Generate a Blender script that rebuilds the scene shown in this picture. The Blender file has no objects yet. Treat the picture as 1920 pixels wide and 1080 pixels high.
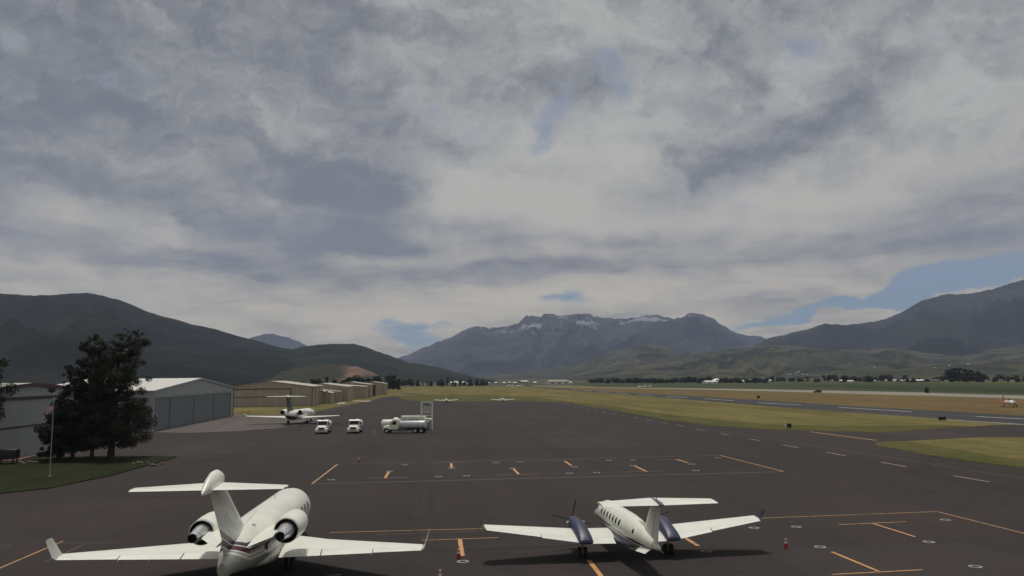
import bpy, math, random
from mathutils import Vector, Matrix, noise as mnoise
R = math.radians
random.seed(7)
sc = bpy.context.scene
COL = sc.collection
PI = math.pi

# ------------------------------------------------------------------ camera
CAM_H = 10.8
F = 1500.0                      # focal length in pixels of the 1920 px wide photograph
PITCH = math.atan(167.0 / F)
ROLL = R(0.5)
cd = bpy.data.cameras.new('camera'); cam = bpy.data.objects.new('camera', cd); COL.objects.link(cam)
cd.sensor_width = 36; cd.lens = 36 * F / 1920; cd.clip_start = 0.3; cd.clip_end = 40000
cam.matrix_world = Matrix.Translation((0, 0, CAM_H)) @ Matrix.Rotation(PI / 2 + PITCH, 4, 'X') @ Matrix.Rotation(-ROLL, 4, 'Z')
sc.camera = cam
CM = cam.matrix_world.to_3x3()

def ray(px, py):
    return (CM @ Vector(((px - 960) / F, -(py - 540) / F, -1.0)))
def gp(px, py, z=0.0):
    """where the sight line through a photo pixel meets the plane z"""
    d = ray(px, py); t = (z - CAM_H) / d.z
    return Vector((d.x * t, d.y * t, z))
def dp(px, py, dist):
    """point on a sight line at forward distance dist"""
    d = ray(px, py); t = dist / d.y
    return Vector((d.x * t, dist, CAM_H + d.z * t))
GA = R(6.6)                     # the airfield's grid is turned this much to the left of the view
FW = Vector((-math.sin(GA), math.cos(GA), 0)); RT = Vector((math.cos(GA), math.sin(GA), 0))

# ------------------------------------------------------------------ node helper
class E:
    nt = None
    def __init__(s, k): s.k = k
    @staticmethod
    def m(op, *a, clamp=False):
        n = E.nt.nodes.new('ShaderNodeMath'); n.operation = op; n.use_clamp = clamp
        for i, v in enumerate(a):
            if isinstance(v, E): E.nt.links.new(v.k, n.inputs[i])
            else: n.inputs[i].default_value = v
        return E(n.outputs[0])
    def __add__(s, o): return E.m('ADD', s, o)
    def __radd__(s, o): return E.m('ADD', s, o)
    def __sub__(s, o): return E.m('SUBTRACT', s, o)
    def __rsub__(s, o): return E.m('SUBTRACT', o, s)
    def __mul__(s, o): return E.m('MULTIPLY', s, o)
    def __rmul__(s, o): return E.m('MULTIPLY', s, o)
    def __truediv__(s, o): return E.m('DIVIDE', s, o)
    def abs(s): return E.m('ABSOLUTE', s)
    def clamp(s): return E.m('ADD', s, 0.0, clamp=True)
    def ss(s, a, b):
        n = E.nt.nodes.new('ShaderNodeMapRange'); n.interpolation_type = 'SMOOTHSTEP'
        E.nt.links.new(s.k, n.inputs[0]); n.inputs[1].default_value = a; n.inputs[2].default_value = b
        return E(n.outputs[0])
    def lin(s, a, b, c=0.0, d=1.0):
        n = E.nt.nodes.new('ShaderNodeMapRange')
        E.nt.links.new(s.k, n.inputs[0])
        for i, v in enumerate((a, b, c, d)): n.inputs[i + 1].default_value = v
        return E(n.outputs[0])
def vec(x, y, z=0.0):
    n = E.nt.nodes.new('ShaderNodeCombineXYZ')
    for i, v in enumerate((x, y, z)):
        if isinstance(v, E): E.nt.links.new(v.k, n.inputs[i])
        else: n.inputs[i].default_value = v
    return n.outputs[0]
def noi(v, scale, detail=4, rough=0.55, dist=0.0):
    n = E.nt.nodes.new('ShaderNodeTexNoise')
    E.nt.links.new(v, n.inputs['Vector'])
    n.inputs['Scale'].default_value = scale; n.inputs['Detail'].default_value = detail
    n.inputs['Roughness'].default_value = rough; n.inputs['Distortion'].default_value = dist
    return E(n.outputs[0])
def mixc(f, a, b):
    n = E.nt.nodes.new('ShaderNodeMix'); n.data_type = 'RGBA'
    if isinstance(f, E): E.nt.links.new(f.k, n.inputs[0])
    else: n.inputs[0].default_value = f
    for i, v in ((6, a), (7, b)):
        if isinstance(v, (tuple, list)): n.inputs[i].default_value = (*v, 1)
        else: E.nt.links.new(v, n.inputs[i])
    return n.outputs[2]
def blob(v, cx, cy, rx, ry, ang=0.0):
    """soft elliptical patch (1 in the middle, 0 outside) in the plane of vector v"""
    mp = E.nt.nodes.new('ShaderNodeMapping'); mp.vector_type = 'TEXTURE'
    E.nt.links.new(v, mp.inputs[0])
    mp.inputs[1].default_value = (cx, cy, 0); mp.inputs[2].default_value = (0, 0, ang); mp.inputs[3].default_value = (rx, ry, 1)
    g = E.nt.nodes.new('ShaderNodeTexGradient'); g.gradient_type = 'SPHERICAL'
    E.nt.links.new(mp.outputs[0], g.inputs[0])
    return E(g.outputs[1])
def split(sock):
    n = E.nt.nodes.new('ShaderNodeSeparateXYZ'); E.nt.links.new(sock, n.inputs[0])
    return E(n.outputs[0]), E(n.outputs[1]), E(n.outputs[2])

# ------------------------------------------------------------------ sky, clouds and sun
SUN_EL, SUN_AZ = R(71), R(-14)          # azimuth measured from the view direction (+Y) towards +X
w = bpy.data.worlds.new('World'); sc.world = w; w.use_nodes = True
nt = w.node_tree; nt.nodes.clear(); E.nt = nt
tc = nt.nodes.new('ShaderNodeTexCoord')
dx, dy, dz = split(tc.outputs['Generated'])
sky = nt.nodes.new('ShaderNodeTexSky'); sky.sky_type = 'NISHITA'; sky.sun_disc = False
sky.sun_elevation = SUN_EL; sky.sun_rotation = SUN_AZ; sky.altitude = 1700; sky.air_density = 1.0; sky.dust_density = 0.6
az = E.m('ARCTAN2', dx, dy)
el = E.m('ARCSINE', dz)
def azel(px, py):
    d = ray(px, py).normalized()
    return math.atan2(d.x, d.y), math.asin(d.z)
# cloud deck seen from below: the direction projected on a flat layer, plus billows seen sideways on
k = E.m('MAXIMUM', dz, 0.0) + 0.15
ux, uy = dx / k, dy / k
pl = vec(ux, uy, 0.0)
w1 = noi(pl, 1.3, 4, 0.55) - 0.5
w2 = noi(vec(ux + 7.3, uy - 3.1, 2.0), 1.3, 4, 0.55) - 0.5
v1 = noi(vec(az, el * 1.2, 5.0), 7.0, 6, 0.62) - 0.5
v2 = noi(vec(az, el * 1.2, 8.0), 7.0, 6, 0.62) - 0.5
warp = vec(az + w1 * 0.13 + v1 * 0.10, el + w2 * 0.07 + v2 * 0.07, 0.0)
n_big = noi(pl, 1.2, 5, 0.55, 0.4)
n_str = noi(vec(ux + w1, uy * 1.1 + w2, 3.7), 2.4, 8, 0.60, 0.2)          # streets of the deck
fade = el.ss(0.04, 0.30)
lump = noi(vec(az + v1 * 0.25, el * 1.35 + v2 * 0.2, 1.3), 5.5, 9, 0.62, 0.1)
lum2 = noi(vec(az + v1 * 0.25 + 0.012, el * 1.35 + v2 * 0.2 + 0.030, 1.3), 5.5, 9, 0.62, 0.1)
puff = noi(vec(az + v2 * 0.1, el * 1.5 + v1 * 0.1, 6.1), 19.0, 7, 0.62, 0.0)
wisp = noi(vec(az * 2.2 + w2 * 0.4, el * 16.0 + w1 * 1.2, 2.2), 2.6, 7, 0.62, 0.3)   # thin layers low down
t = (n_big - 0.5) * 0.9 + (n_str - 0.5) * 1.3 + ((lump - 0.5) * 1.3 + (lump - lum2) * 3.4 + (puff - 0.5) * 1.3) * fade + (wisp - 0.5) * (1.0 - fade) * 2.6 + (puff - 0.5) * (1.0 - fade) * 0.4 + 0.50
P1 = 1 / F
def B(lst, base):
    out = base
    G = 0.78 if lst[0][5] < 0 else 1.0
    for (cx, cy, rx, ry, ang, amt) in lst:
        a, e = azel(cx, cy)
        out = out + blob(warp, a, e, rx * P1, ry * P1, R(-ang)) * (amt * G)
    return out
t = B([
    (700, 385, 230, 110, 10, -1.0), (560, 455, 480, 70, 3, -0.85), (330, 400, 330, 60, 10, -0.45), (700, 470, 260, 45, 0, -0.4),
    (930, 425, 130, 50, 0, -0.75), (1380, 300, 300, 85, -12, -1.15), (1320, 330, 180, 50, -8, -0.3), (1620, 195, 200, 100, -28, -0.85), (1540, 250, 120, 60, -20, -0.3),
    (1180, 455, 330, 40, 0, -0.8), (960, 500, 330, 34, 0, -0.85), (1500, 480, 380, 45, -4, -0.55), (1780, 440, 260, 70, -4, -0.6), (1840, 360, 180, 40, 0, -0.25),
    (30, 150, 300, 300, 0, -0.8), (250, 60, 560, 260, 0, -0.55), (600, 120, 420, 260, 0, -0.45), (300, 280, 420, 160, 0, -0.3), (470, 510, 420, 34, 3, -0.6), (80, 330, 220, 90, 0, -0.3), (1330, 90, 160, 160, 0, -0.15), (930, 230, 80, 120, 0, -0.1),
    (1130, 100, 90, 60, 0, -0.25), (640, 330, 180, 70, 0, -0.35), (200, 470, 300, 36, 4, -0.35),
    (885, 370, 170, 90, -10, 1.3), (840, 340, 110, 50, -10, 0.6), (1080, 330, 240, 150, -15, 1.1), (1150, 380, 520, 200, 0, 0.35), (1030, 400, 110, 50, 0, 0.5), (1180, 230, 150, 110, -40, 0.8), (1000, 60, 160, 120, 0, 0.5), (1140, 60, 120, 80, 0, 0.4),
    (1480, 165, 90, 90, 30, 0.95), (1545, 285, 190, 42, -28, 1.0), (1640, 250, 220, 60, -20, 0.45), (1390, 400, 340, 70, -6, 0.75), (1700, 330, 340, 80, -10, 0.5), (1850, 230, 200, 130, 0, 0.4), (1750, 60, 260, 100, 0, 0.25), (1280, 180, 120, 120, 0, 0.25),
    (260, 430, 240, 32, 9, 0.9), (370, 460, 160, 26, 4, 0.5), (700, 492, 190, 22, -3, 1.1), (860, 470, 130, 26, 0, 0.6), (120, 500, 240, 26, 6, 1.0), (450, 270, 220, 90, 10, 0.35), (430, 330, 120, 60, 0, 0.3), (100, 395, 120, 50, 0, 0.35),
    (640, 590, 800, 60, 0, 0.8), (1100, 475, 260, 18, -2, 0.7), (1250, 545, 520, 44, -2, 0.95), (1550, 590, 420, 50, 0, 0.5), (820, 540, 200, 30, 0, 0.6), (1000, 560, 160, 30, 0, 0.3),
    (680, 622, 160, 50, 0, 0.7), (300, 555, 420, 30, 2, 0.5), (1350, 510, 380, 26, -3, 0.35)], t)
t = t.lin(-0.50, 1.45) * 0.65 + t.ss(-0.45, 1.30) * 0.35
hole = B([
    (1060, 185, 80, 70, -20, 0.8), (1160, 150, 80, 60, 30, 0.8), (1095, 100, 90, 50, 0, 0.5), (1490, 88, 60, 60, 20, 0.95), (1040, 235, 50, 50, -60, 0.5), (1590, 225, 60, 30, -30, 0.3),
    (1740, 552, 320, 32, -13, 2.5), (1560, 586, 230, 22, -9, 1.5), (1400, 600, 150, 18, -4, 1.1), (780, 632, 130, 28, 4, 1.7), (550, 615, 60, 26, 0, 0.6), (1045, 576, 80, 26, 0, 1.2), (1230, 578, 90, 14, 0, 0.6),
    (1470, 625, 160, 22, 0, -1.2), (1585, 603, 60, 14, 0, -1.5), (1640, 605, 130, 12, -4, -0.8), (870, 640, 60, 14, -20, -0.5), (690, 640, 80, 40, 0, -0.8), (1020, 250, 50, 70, 0, 0.3), (1930, 500, 200, 50, -12, 1.2)],
    ((lump - 0.5) * 2.8 + (puff - 0.5) * 2.2 + (n_str - 0.5) * 1.2) * fade + (wisp - 0.5) * 1.0 * (1.0 - fade) + (puff - 0.5) * 0.5 * (1.0 - fade))
cov = 1.0 - hole.ss(0.25, 1.25)
low = el.ss(0.36, 0.05)                                   # warmer light near the horizon
SKY_STR = 0.1
def c10(*c): return tuple(v / SKY_STR for v in c)
dark = mixc(low, c10(0.152, 0.162, 0.186), c10(0.146, 0.156, 0.172))
lite = mixc(low, c10(0.500, 0.495, 0.455), c10(0.630, 0.560, 0.425))
cloud = mixc(t, dark, lite)
blue = mixc(0.75, sky.outputs[0], mixc(el.ss(0.20, 0.04), c10(0.225, 0.250, 0.320), c10(0.100, 0.178, 0.270)))
skyc = mixc(cov, blue, cloud)
bg = nt.nodes.new('ShaderNodeBackground'); bg.inputs[1].default_value = SKY_STR
nt.links.new(skyc, bg.inputs[0])
wo = nt.nodes.new('ShaderNodeOutputWorld'); nt.links.new(bg.outputs[0], wo.inputs[0])
w.cycles.sampling_method = 'MANUAL'; w.cycles.sample_map_resolution = 512

sl = bpy.data.lights.new('sun', 'SUN'); sl.energy = 2.65; sl.angle = R(6.0); sl.color = (1.0, 0.95, 0.86)
so = bpy.data.objects.new('sun', sl); COL.objects.link(so)
sd = Vector((math.sin(SUN_AZ) * math.cos(SUN_EL), math.cos(SUN_AZ) * math.cos(SUN_EL), math.sin(SUN_EL)))
so.rotation_euler = (-sd).to_track_quat('-Z', 'Y').to_euler()
so.location = (0, 0, 60)
sc.view_settings.view_transform = 'Standard'; sc.view_settings.look = 'None'
sc.view_settings.exposure = 0.0; sc.view_settings.gamma = 1.0; sc.view_settings.use_curve_mapping = False
sc.render.engine = 'CYCLES'; sc.cycles.max_bounces = 6; sc.cycles.volume_bounces = 1

# ------------------------------------------------------------------ materials
def new_mat(name, rough=0.6, metal=0.0, spec=0.5):
    m = bpy.data.materials.new(name); m.use_nodes = True; E.nt = m.node_tree
    b = m.node_tree.nodes['Principled BSDF']
    b.inputs['Roughness'].default_value = rough; b.inputs['Metallic'].default_value = metal
    b.inputs['Specular IOR Level'].default_value = spec
    return m, b
def objco():
    n = E.nt.nodes.new('ShaderNodeTexCoord'); return n.outputs['Object']
def pos():
    n = E.nt.nodes.new('ShaderNodeNewGeometry'); return n.outputs['Position']
def flat(name, c, rough=0.6, metal=0.0, var=0.12, scale=3.0, spec=0.5, bump=0.0):
    """a paint or fabric with faint dirt and wear"""
    m, b = new_mat(name, rough, metal, spec)
    o = objco()
    n = noi(o, scale, 5, 0.6)
    d = tuple(v * (1 - var) for v in c); e = tuple(min(1, v * (1 + var * 0.6)) for v in c)
    E.nt.links.new(mixc(n.ss(0.3, 0.7), d, e), b.inputs['Base Color'])
    if bump:
        bp = E.nt.nodes.new('ShaderNodeBump'); bp.inputs['Strength'].default_value = bump; bp.inputs['Distance'].default_value = 0.02
        E.nt.links.new(noi(o, scale * 6, 4).k, bp.inputs['Height']); E.nt.links.new(bp.outputs[0], b.inputs['Normal'])
    return m
def emat(name, rough, build, **kw):
    m, b = new_mat(name, rough, **kw)
    E.nt.links.new(build(), b.inputs['Base Color'])
    return m

def asph(c1, c2, sx=1.0, seams=True):
    def f():
        p = pos(); x, y, z = split(p)
        u = x * RT.x + y * RT.y; v = x * FW.x + y * FW.y
        big = noi(p, 0.018, 4, 0.6); st = noi(vec(u * 0.14, v * 0.012, 0), 1.0, 5, 0.6); fine = noi(p, 6.0, 4, 0.7); mid = noi(p, 0.35, 5, 0.65)
        f = (big * 0.4 + st * 0.25 + mid * 0.2 + fine * 0.15).ss(0.33, 0.67)
        col = mixc(f, c1, c2)
        red = noi(p, 0.05, 3, 0.5).ss(0.5, 0.72) * 0.35
        col = mixc(red, col, (c2[0] * 1.25, c2[1] * 0.92, c2[2] * 0.86))
        if seams:                                          # paving lanes and sealed cracks
            a = E.m('PINGPONG', v + (mid - 0.5) * 0.5, 6.0); b_ = E.m('PINGPONG', u + (mid - 0.5) * 0.7, 23.0)
            s = (1.0 - a.ss(0.0, 0.10)) * 0.55 + (1.0 - b_.ss(0.0, 0.14)) * 0.45
            s = s * noi(p, 0.09, 3).ss(0.42, 0.6)
            col = mixc(s, col, (0.012, 0.011, 0.011))
            stn = noi(vec(u * 0.5, v * 0.5, 4.0), 1.0, 3, 0.7).ss(0.64, 0.74) * 0.5
            col = mixc(stn, col, (0.016, 0.014, 0.014))
            vo = E.nt.nodes.new('ShaderNodeTexVoronoi'); vo.feature = 'DISTANCE_TO_EDGE'; vo.inputs['Scale'].default_value = 0.055
            E.nt.links.new(vec(u + (mid - 0.5) * 5.0, v * 0.6 + (big - 0.5) * 8.0, 0.0), vo.inputs['Vector'])
            crk = (1.0 - E(vo.outputs['Distance']).ss(0.0, 0.011)) * noi(p, 0.03, 2).ss(0.42, 0.56) * 0.75
            col = mixc(crk, col, (0.011, 0.010, 0.010))
            ptc = E.m('PINGPONG', u + 3.0, 31.0).ss(24.0, 24.1) * E.m('PINGPONG', v + 9.0, 47.0).ss(36.0, 36.1)
            col = mixc(ptc * 0.22, col, (0.060, 0.052, 0.050))
            trk = noi(vec(u * 1.4, v * 0.02, 7.0), 1.0, 3, 0.5).ss(0.62, 0.72) * 0.35
            col = mixc(trk, col, (0.018, 0.0155, 0.0155))
        return col
    return f
M = {}
M['apron'] = emat('apron_asphalt', 0.93, asph((0.0210, 0.0168, 0.0160), (0.041, 0.0325, 0.0305)), spec=0.25)
M['runway'] = emat('runway_asphalt', 0.93, asph((0.030, 0.030, 0.032), (0.052, 0.050, 0.052), seams=False), spec=0.25)
M['pad'] = emat('hangar_pad', 0.92, asph((0.080, 0.068, 0.066), (0.128, 0.108, 0.104)), spec=0.25)
def grass(c1, c2, c3, s=0.02):
    def f():
        p = pos(); x, y, z = split(p)
        u = x * RT.x + y * RT.y; v = x * FW.x + y * FW.y
        a = noi(vec(u * 3.5, v * 0.55, 0), s, 5, 0.6); b = noi(p, s * 25, 5, 0.7); c = noi(p, s * 4, 4, 0.6)
        e = noi(vec(u * 3.0, v * 0.8, 5.0), s * 12, 4, 0.65)
        col = mixc((a * 0.45 + c * 0.3 + e * 0.25).ss(0.40, 0.60), c1, c2)
        col = mixc(c.ss(0.52, 0.70) * 0.7, col, c3)
        return mixc(b.ss(0.40, 0.72) * 0.5, col, (c1[0] * 0.6, c1[1] * 0.66, c1[2] * 0.6))
    return f
M['grass'] = emat('dry_grass', 0.95, grass((0.108, 0.092, 0.030), (0.185, 0.155, 0.058), (0.088, 0.088, 0.027)), spec=0.1)
M['grass_green'] = emat('verge_grass', 0.95, grass((0.062, 0.064, 0.018), (0.120, 0.103, 0.036), (0.048, 0.056, 0.014), 0.09), spec=0.1)
M['lawn'] = emat('lawn_grass', 0.95, grass((0.013, 0.018, 0.006), (0.022, 0.026, 0.009), (0.030, 0.028, 0.010), 0.08), spec=0.1)
M['brown_grass'] = emat('brown_grass', 0.95, grass((0.118, 0.080, 0.034), (0.165, 0.116, 0.050), (0.086, 0.074, 0.028), 0.03), spec=0.1)
M['field'] = emat('crop_field', 0.95, grass((0.042, 0.056, 0.026), (0.064, 0.074, 0.034), (0.034, 0.048, 0.022), 0.006), spec=0.1)
M['field_dark'] = emat('dark_field', 0.95, grass((0.026, 0.038, 0.018), (0.040, 0.052, 0.022), (0.026, 0.038, 0.018), 0.006), spec=0.1)
M['valley'] = emat('valley_floor', 0.95, grass((0.060, 0.068, 0.036), (0.096, 0.088, 0.050), (0.048, 0.058, 0.028), 0.002), spec=0.1)
M['gravel'] = emat('gravel', 0.95, grass((0.22, 0.20, 0.17), (0.30, 0.28, 0.24), (0.17, 0.15, 0.12), 0.05), spec=0.1)
def worn(c, back, s):
    def f():
        p = pos()
        n = noi(p, s, 5, 0.7).ss(0.36, 0.50) * 0.75 + 0.2
        return mixc(n, back, c)
    return f
M['yellow'] = emat('yellow_line_paint', 0.7, worn((0.42, 0.23, 0.10), (0.10, 0.07, 0.05), 1.4))
M['orange'] = emat('orange_line_paint', 0.6, worn((0.56, 0.27, 0.085), (0.20, 0.11, 0.05), 1.6))
M['faded'] = emat('faded_line_paint', 0.8, worn((0.30, 0.23, 0.18), (0.09, 0.075, 0.065), 1.2))
M['faint'] = emat('faint_line_paint', 0.8, worn((0.105, 0.088, 0.075), (0.06, 0.052, 0.048), 0.9))
M['whitep'] = emat('white_line_paint', 0.7, worn((0.55, 0.55, 0.55), (0.35, 0.34, 0.34), 0.8))
M['ring'] = emat('ring_paint', 0.8, worn((0.30, 0.29, 0.27), (0.14, 0.13, 0.12), 4.0))
def seam_white():
    o = objco(); x, y, z = split(o)
    n = noi(o, 0.8, 6, 0.65)
    col = mixc(n.ss(0.3, 0.7), (0.74, 0.75, 0.67), (0.80, 0.81, 0.73))
    s = (1.0 - E.m('PINGPONG', x + 0.21, 0.62).ss(0.0, 0.016)) * 0.30 + (1.0 - E.m('PINGPONG', y + 0.13, 0.81).ss(0.0, 0.016)) * 0.30
    col = mixc(s.clamp(), col, (0.34, 0.34, 0.32))
    d_ = noi(vec(x * 3.0, y * 0.6, z * 2.0), 1.6, 4, 0.7).ss(0.60, 0.76) * 0.30
    return mixc(d_, col, (0.42, 0.40, 0.35))
M['white'] = emat('white_paint', 0.30, seam_white)
M['white2'] = flat('white_panel_paint', (0.74, 0.74, 0.70), 0.45, var=0.08, scale=0.6)
M['greyp'] = flat('grey_paint', (0.30, 0.30, 0.30), 0.4)
M['lightgrey'] = flat('light_grey_paint', (0.50, 0.50, 0.47), 0.4, var=0.06)
M['navy'] = flat('navy_paint', (0.020, 0.026, 0.072), 0.45, var=0.15)
M['dkgrey'] = flat('dark_grey_paint', (0.085, 0.09, 0.11), 0.4)
M['black'] = flat('black_rubber', (0.012, 0.012, 0.012), 0.8)
M['void'] = flat('near_black', (0.006, 0.006, 0.008), 0.6)  # near-black for duct, intake, exhaust and vent openings and the sign emblem
M['glass'] = flat('dark_glass', (0.012, 0.014, 0.017), 0.08, var=0.05)
M['steel'] = flat('bare_steel', (0.72, 0.71, 0.72), 0.30, metal=0.65, var=0.35, scale=4)
M['tanksteel'] = flat('tank_aluminium', (0.70, 0.71, 0.73), 0.40, metal=0.25, var=0.06)
M['silver'] = flat('silver_deice_boot', (0.09, 0.09, 0.09), 0.5)
M['redp'] = flat('red_paint', (0.42, 0.050, 0.06), 0.5)
M['conered'] = flat('cone_plastic', (0.30, 0.028, 0.018), 0.6)
M['conewhite'] = flat('reflective_band', (0.75, 0.75, 0.75), 0.5)
M['maroon'] = flat('maroon_trim', (0.085, 0.022, 0.026), 0.5)
M['bark'] = flat('bark', (0.045, 0.036, 0.028), 0.9, var=0.4, scale=4, bump=0.6)
M['rope'] = flat('tie_down_rope', (0.20, 0.21, 0.19), 0.9)
M['galv'] = flat('galvanised_metal', (0.36, 0.37, 0.37), 0.5, metal=0.2)
M['concrete'] = flat('concrete', (0.40, 0.37, 0.33), 0.9)
M['rock'] = flat('landscape_rock', (0.13, 0.095, 0.075), 0.9, var=0.35, scale=4)
M['orangeplastic'] = flat('orange_barrier_plastic', (0.36, 0.15, 0.07), 0.6)
M['darkcover'] = flat('dark_cover', (0.020, 0.022, 0.028), 0.6)
def sheet(c, c2, horizontal=False, pitch=0.9):
    """ribbed metal cladding with faint staining"""
    def f():
        o = objco(); x, y, z = split(o)
        rib = E.m('PINGPONG', x, pitch / 2).ss(0.0, 0.05)
        st = noi(vec(x * 0.7, y * 0.7, z * 0.12), 1.0, 5, 0.6)
        col = mixc(st.ss(0.3, 0.72), c, c2)
        return mixc((1.0 - rib) * 0.35, col, tuple(v * 0.55 for v in c))
    return f
M['w_grey'] = emat('grey_cladding', 0.5, sheet((0.22, 0.24, 0.265), (0.27, 0.29, 0.31)))
M['w_grey_lt'] = emat('light_grey_cladding', 0.5, sheet((0.30, 0.32, 0.34), (0.36, 0.38, 0.39)))
M['door_grey'] = emat('blue_grey_door', 0.5, sheet((0.125, 0.145, 0.165), (0.150, 0.168, 0.185)))
M['w_tan'] = emat('tan_cladding', 0.6, sheet((0.325, 0.285, 0.24), (0.385, 0.34, 0.29)))
M['w_tan2'] = emat('pale_tan_cladding', 0.6, sheet((0.33, 0.29, 0.21), (0.39, 0.345, 0.25)))
M['w_white'] = emat('pale_cladding', 0.5, sheet((0.33, 0.35, 0.36), (0.38, 0.40, 0.40)))
M['door_pale'] = emat('pale_door', 0.5, sheet((0.30, 0.32, 0.33), (0.34, 0.36, 0.37)))
M['roof_white'] = emat('white_metal_roof', 0.45, sheet((0.58, 0.57, 0.53), (0.68, 0.67, 0.62), pitch=1.2))
M['roof_tan'] = emat('tan_metal_roof', 0.45, sheet((0.42, 0.40, 0.33), (0.50, 0.47, 0.39), pitch=1.2))
M['trim_dark'] = flat('dark_trim', (0.04, 0.035, 0.035), 0.6)

# ------------------------------------------------------------------ mesh helpers
class MB:
    def __init__(s): s.v = []; s.f = []
    def add(s, vs, fs):
        o = len(s.v); s.v += [tuple(v) for v in vs]; s.f += [tuple(i + o for i in f) for f in fs]; return s
    def box(s, x0, x1, y0, y1, z0, z1):
        v = [(x, y, z) for z in (z0, z1) for y in (y0, y1) for x in (x0, x1)]
        return s.add(v, [(0, 2, 3, 1), (4, 5, 7, 6), (0, 1, 5, 4), (2, 6, 7, 3), (0, 4, 6, 2), (1, 3, 7, 5)])
    def cyl(s, a, b, r0, r1=None, n=10, cap=True):
        a, b = Vector(a), Vector(b); r1 = r0 if r1 is None else r1
        d = (b - a).normalized(); u = d.orthogonal().normalized(); w_ = d.cross(u)
        vs = []
        for p, r in ((a, r0), (b, r1)):
            for i in range(n):
                t_ = 2 * PI * i / n; vs.append(p + (u * math.cos(t_) + w_ * math.sin(t_)) * r)
        fs = [(i, (i + 1) % n, n + (i + 1) % n, n + i) for i in range(n)]
        if cap: fs += [tuple(range(n))[::-1], tuple(range(n, 2 * n))]
        return s.add(vs, fs)
    def rings(s, rings, cap=True, closed=True):
        n = len(rings[0]); vs = [p for r in rings for p in r]; fs = []
        for k_ in range(len(rings) - 1):
            for i in range(n if closed else n - 1):
                j = (i + 1) % n
                fs.append((k_ * n + i, k_ * n + j, (k_ + 1) * n + j, (k_ + 1) * n + i))
        if cap:
            fs.append(tuple(range(n))[::-1]); fs.append(tuple((len(rings) - 1) * n + i for i in range(n)))
        return s.add(vs, fs)
    def lathe_y(s, prof, cx=0, cz=0, n=32, cap=False):
        """prof: (y, r) turned about an axis along Y"""
        return s.rings([[(cx + r * math.cos(2 * PI * i / n), y, cz + r * math.sin(2 * PI * i / n)) for i in range(n)] for y, r in prof], cap)
    def lathe_z(s, prof, cx=0, cy=0, n=16, cap=True):
        return s.rings([[(cx + r * math.cos(2 * PI * i / n), cy + r * math.sin(2 * PI * i / n), z) for i in range(n)] for z, r in prof], cap)
    def prism(s, poly, y0, y1):
        """outline in (x,z) pushed along y"""
        n = len(poly)
        return s.add([(x, y0, z) for x, z in poly] + [(x, y1, z) for x, z in poly],
                     [tuple(range(n)), tuple(range(2 * n - 1, n - 1, -1))] + [(i, n + i, n + (i + 1) % n, (i + 1) % n) for i in range(n)])
    def prism_x(s, poly, x0, x1):
        n = len(poly)
        return s.add([(x0, y, z) for y, z in poly] + [(x1, y, z) for y, z in poly],
                     [tuple(range(n))[::-1], tuple(range(n, 2 * n))] + [(i, (i + 1) % n, n + (i + 1) % n, n + i) for i in range(n)])
    def poly(s, pts): return s.add(pts, [tuple(range(len(pts)))])

def tag(o, label=None, cat=None, group=None, kind=None):
    if label: o['label'] = label
    if cat: o['category'] = cat
    if group: o['group'] = group
    if kind: o['kind'] = kind
    return o
def obj(name, mb, mat, parent=None, smooth=False, bevel=0.0):
    me = bpy.data.meshes.new(name); me.from_pydata(mb.v, [], mb.f); me.update()
    import bmesh
    bm = bmesh.new(); bm.from_mesh(me)
    bmesh.ops.remove_doubles(bm, verts=bm.verts, dist=1e-5)
    bmesh.ops.recalc_face_normals(bm, faces=bm.faces); bm.to_mesh(me); bm.free()
    me.materials.append(M[mat] if isinstance(mat, str) else mat)
    if smooth:
        me.polygons.foreach_set('use_smooth', [True] * len(me.polygons)); me.set_sharp_from_angle(angle=R(smooth if smooth > 1 else 40))
    o = bpy.data.objects.new(name, me); COL.objects.link(o)
    if parent: o.parent = parent
    if bevel:
        b = o.modifiers.new('bevel', 'BEVEL'); b.width = bevel; b.segments = 2; b.limit_method = 'ANGLE'
    return o
def thing(name, label, cat, loc=(0, 0, 0), rz=0.0, group=None, scale=1.0):
    o = bpy.data.objects.new(name, None); COL.objects.link(o); o.empty_display_size = 0.3
    o.location = loc; o.rotation_euler = (0, 0, rz); o.scale = (scale,) * 3
    return tag(o, label, cat, group)
def clone(root, loc, rz=0.0, label=None, group=None, scale=None, cat=None):
    kids = {}
    for o in list(COL.objects):
        if o.parent: kids.setdefault(o.parent, []).append(o)
    def cp(o, par):
        c = o.copy(); COL.objects.link(c); c.parent = par
        for ch in kids.get(o, []): cp(ch, c)
        return c
    c = cp(root, None); c.location = loc; c.rotation_euler = (0, 0, rz)
    if scale: c.scale = scale if isinstance(scale, tuple) else (scale,) * 3
    return tag(c, label, cat, group)
def struct(name, mb, mat, **kw):
    return tag(obj(name, mb, mat, **kw), kind='structure')

# ================================================================== THE SETTING
def sheet_px(name, pts, mat, z):
    """a flat sheet whose corners are ground points"""
    return struct(name, MB().poly([gp(x, y, 0) + Vector((0, 0, z)) if not isinstance(x, Vector) else x for x, y in pts]), mat)
g = MB(); g.poly([(-14000, -300, 0), (14000, -300, 0), (14000, 16000, 0), (-14000, 16000, 0)])
struct('ground', g, 'valley')
def qd(a, b, c, d, z): return [Vector((p[0], p[1], z)) for p in (a, b, c, d)]
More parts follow.
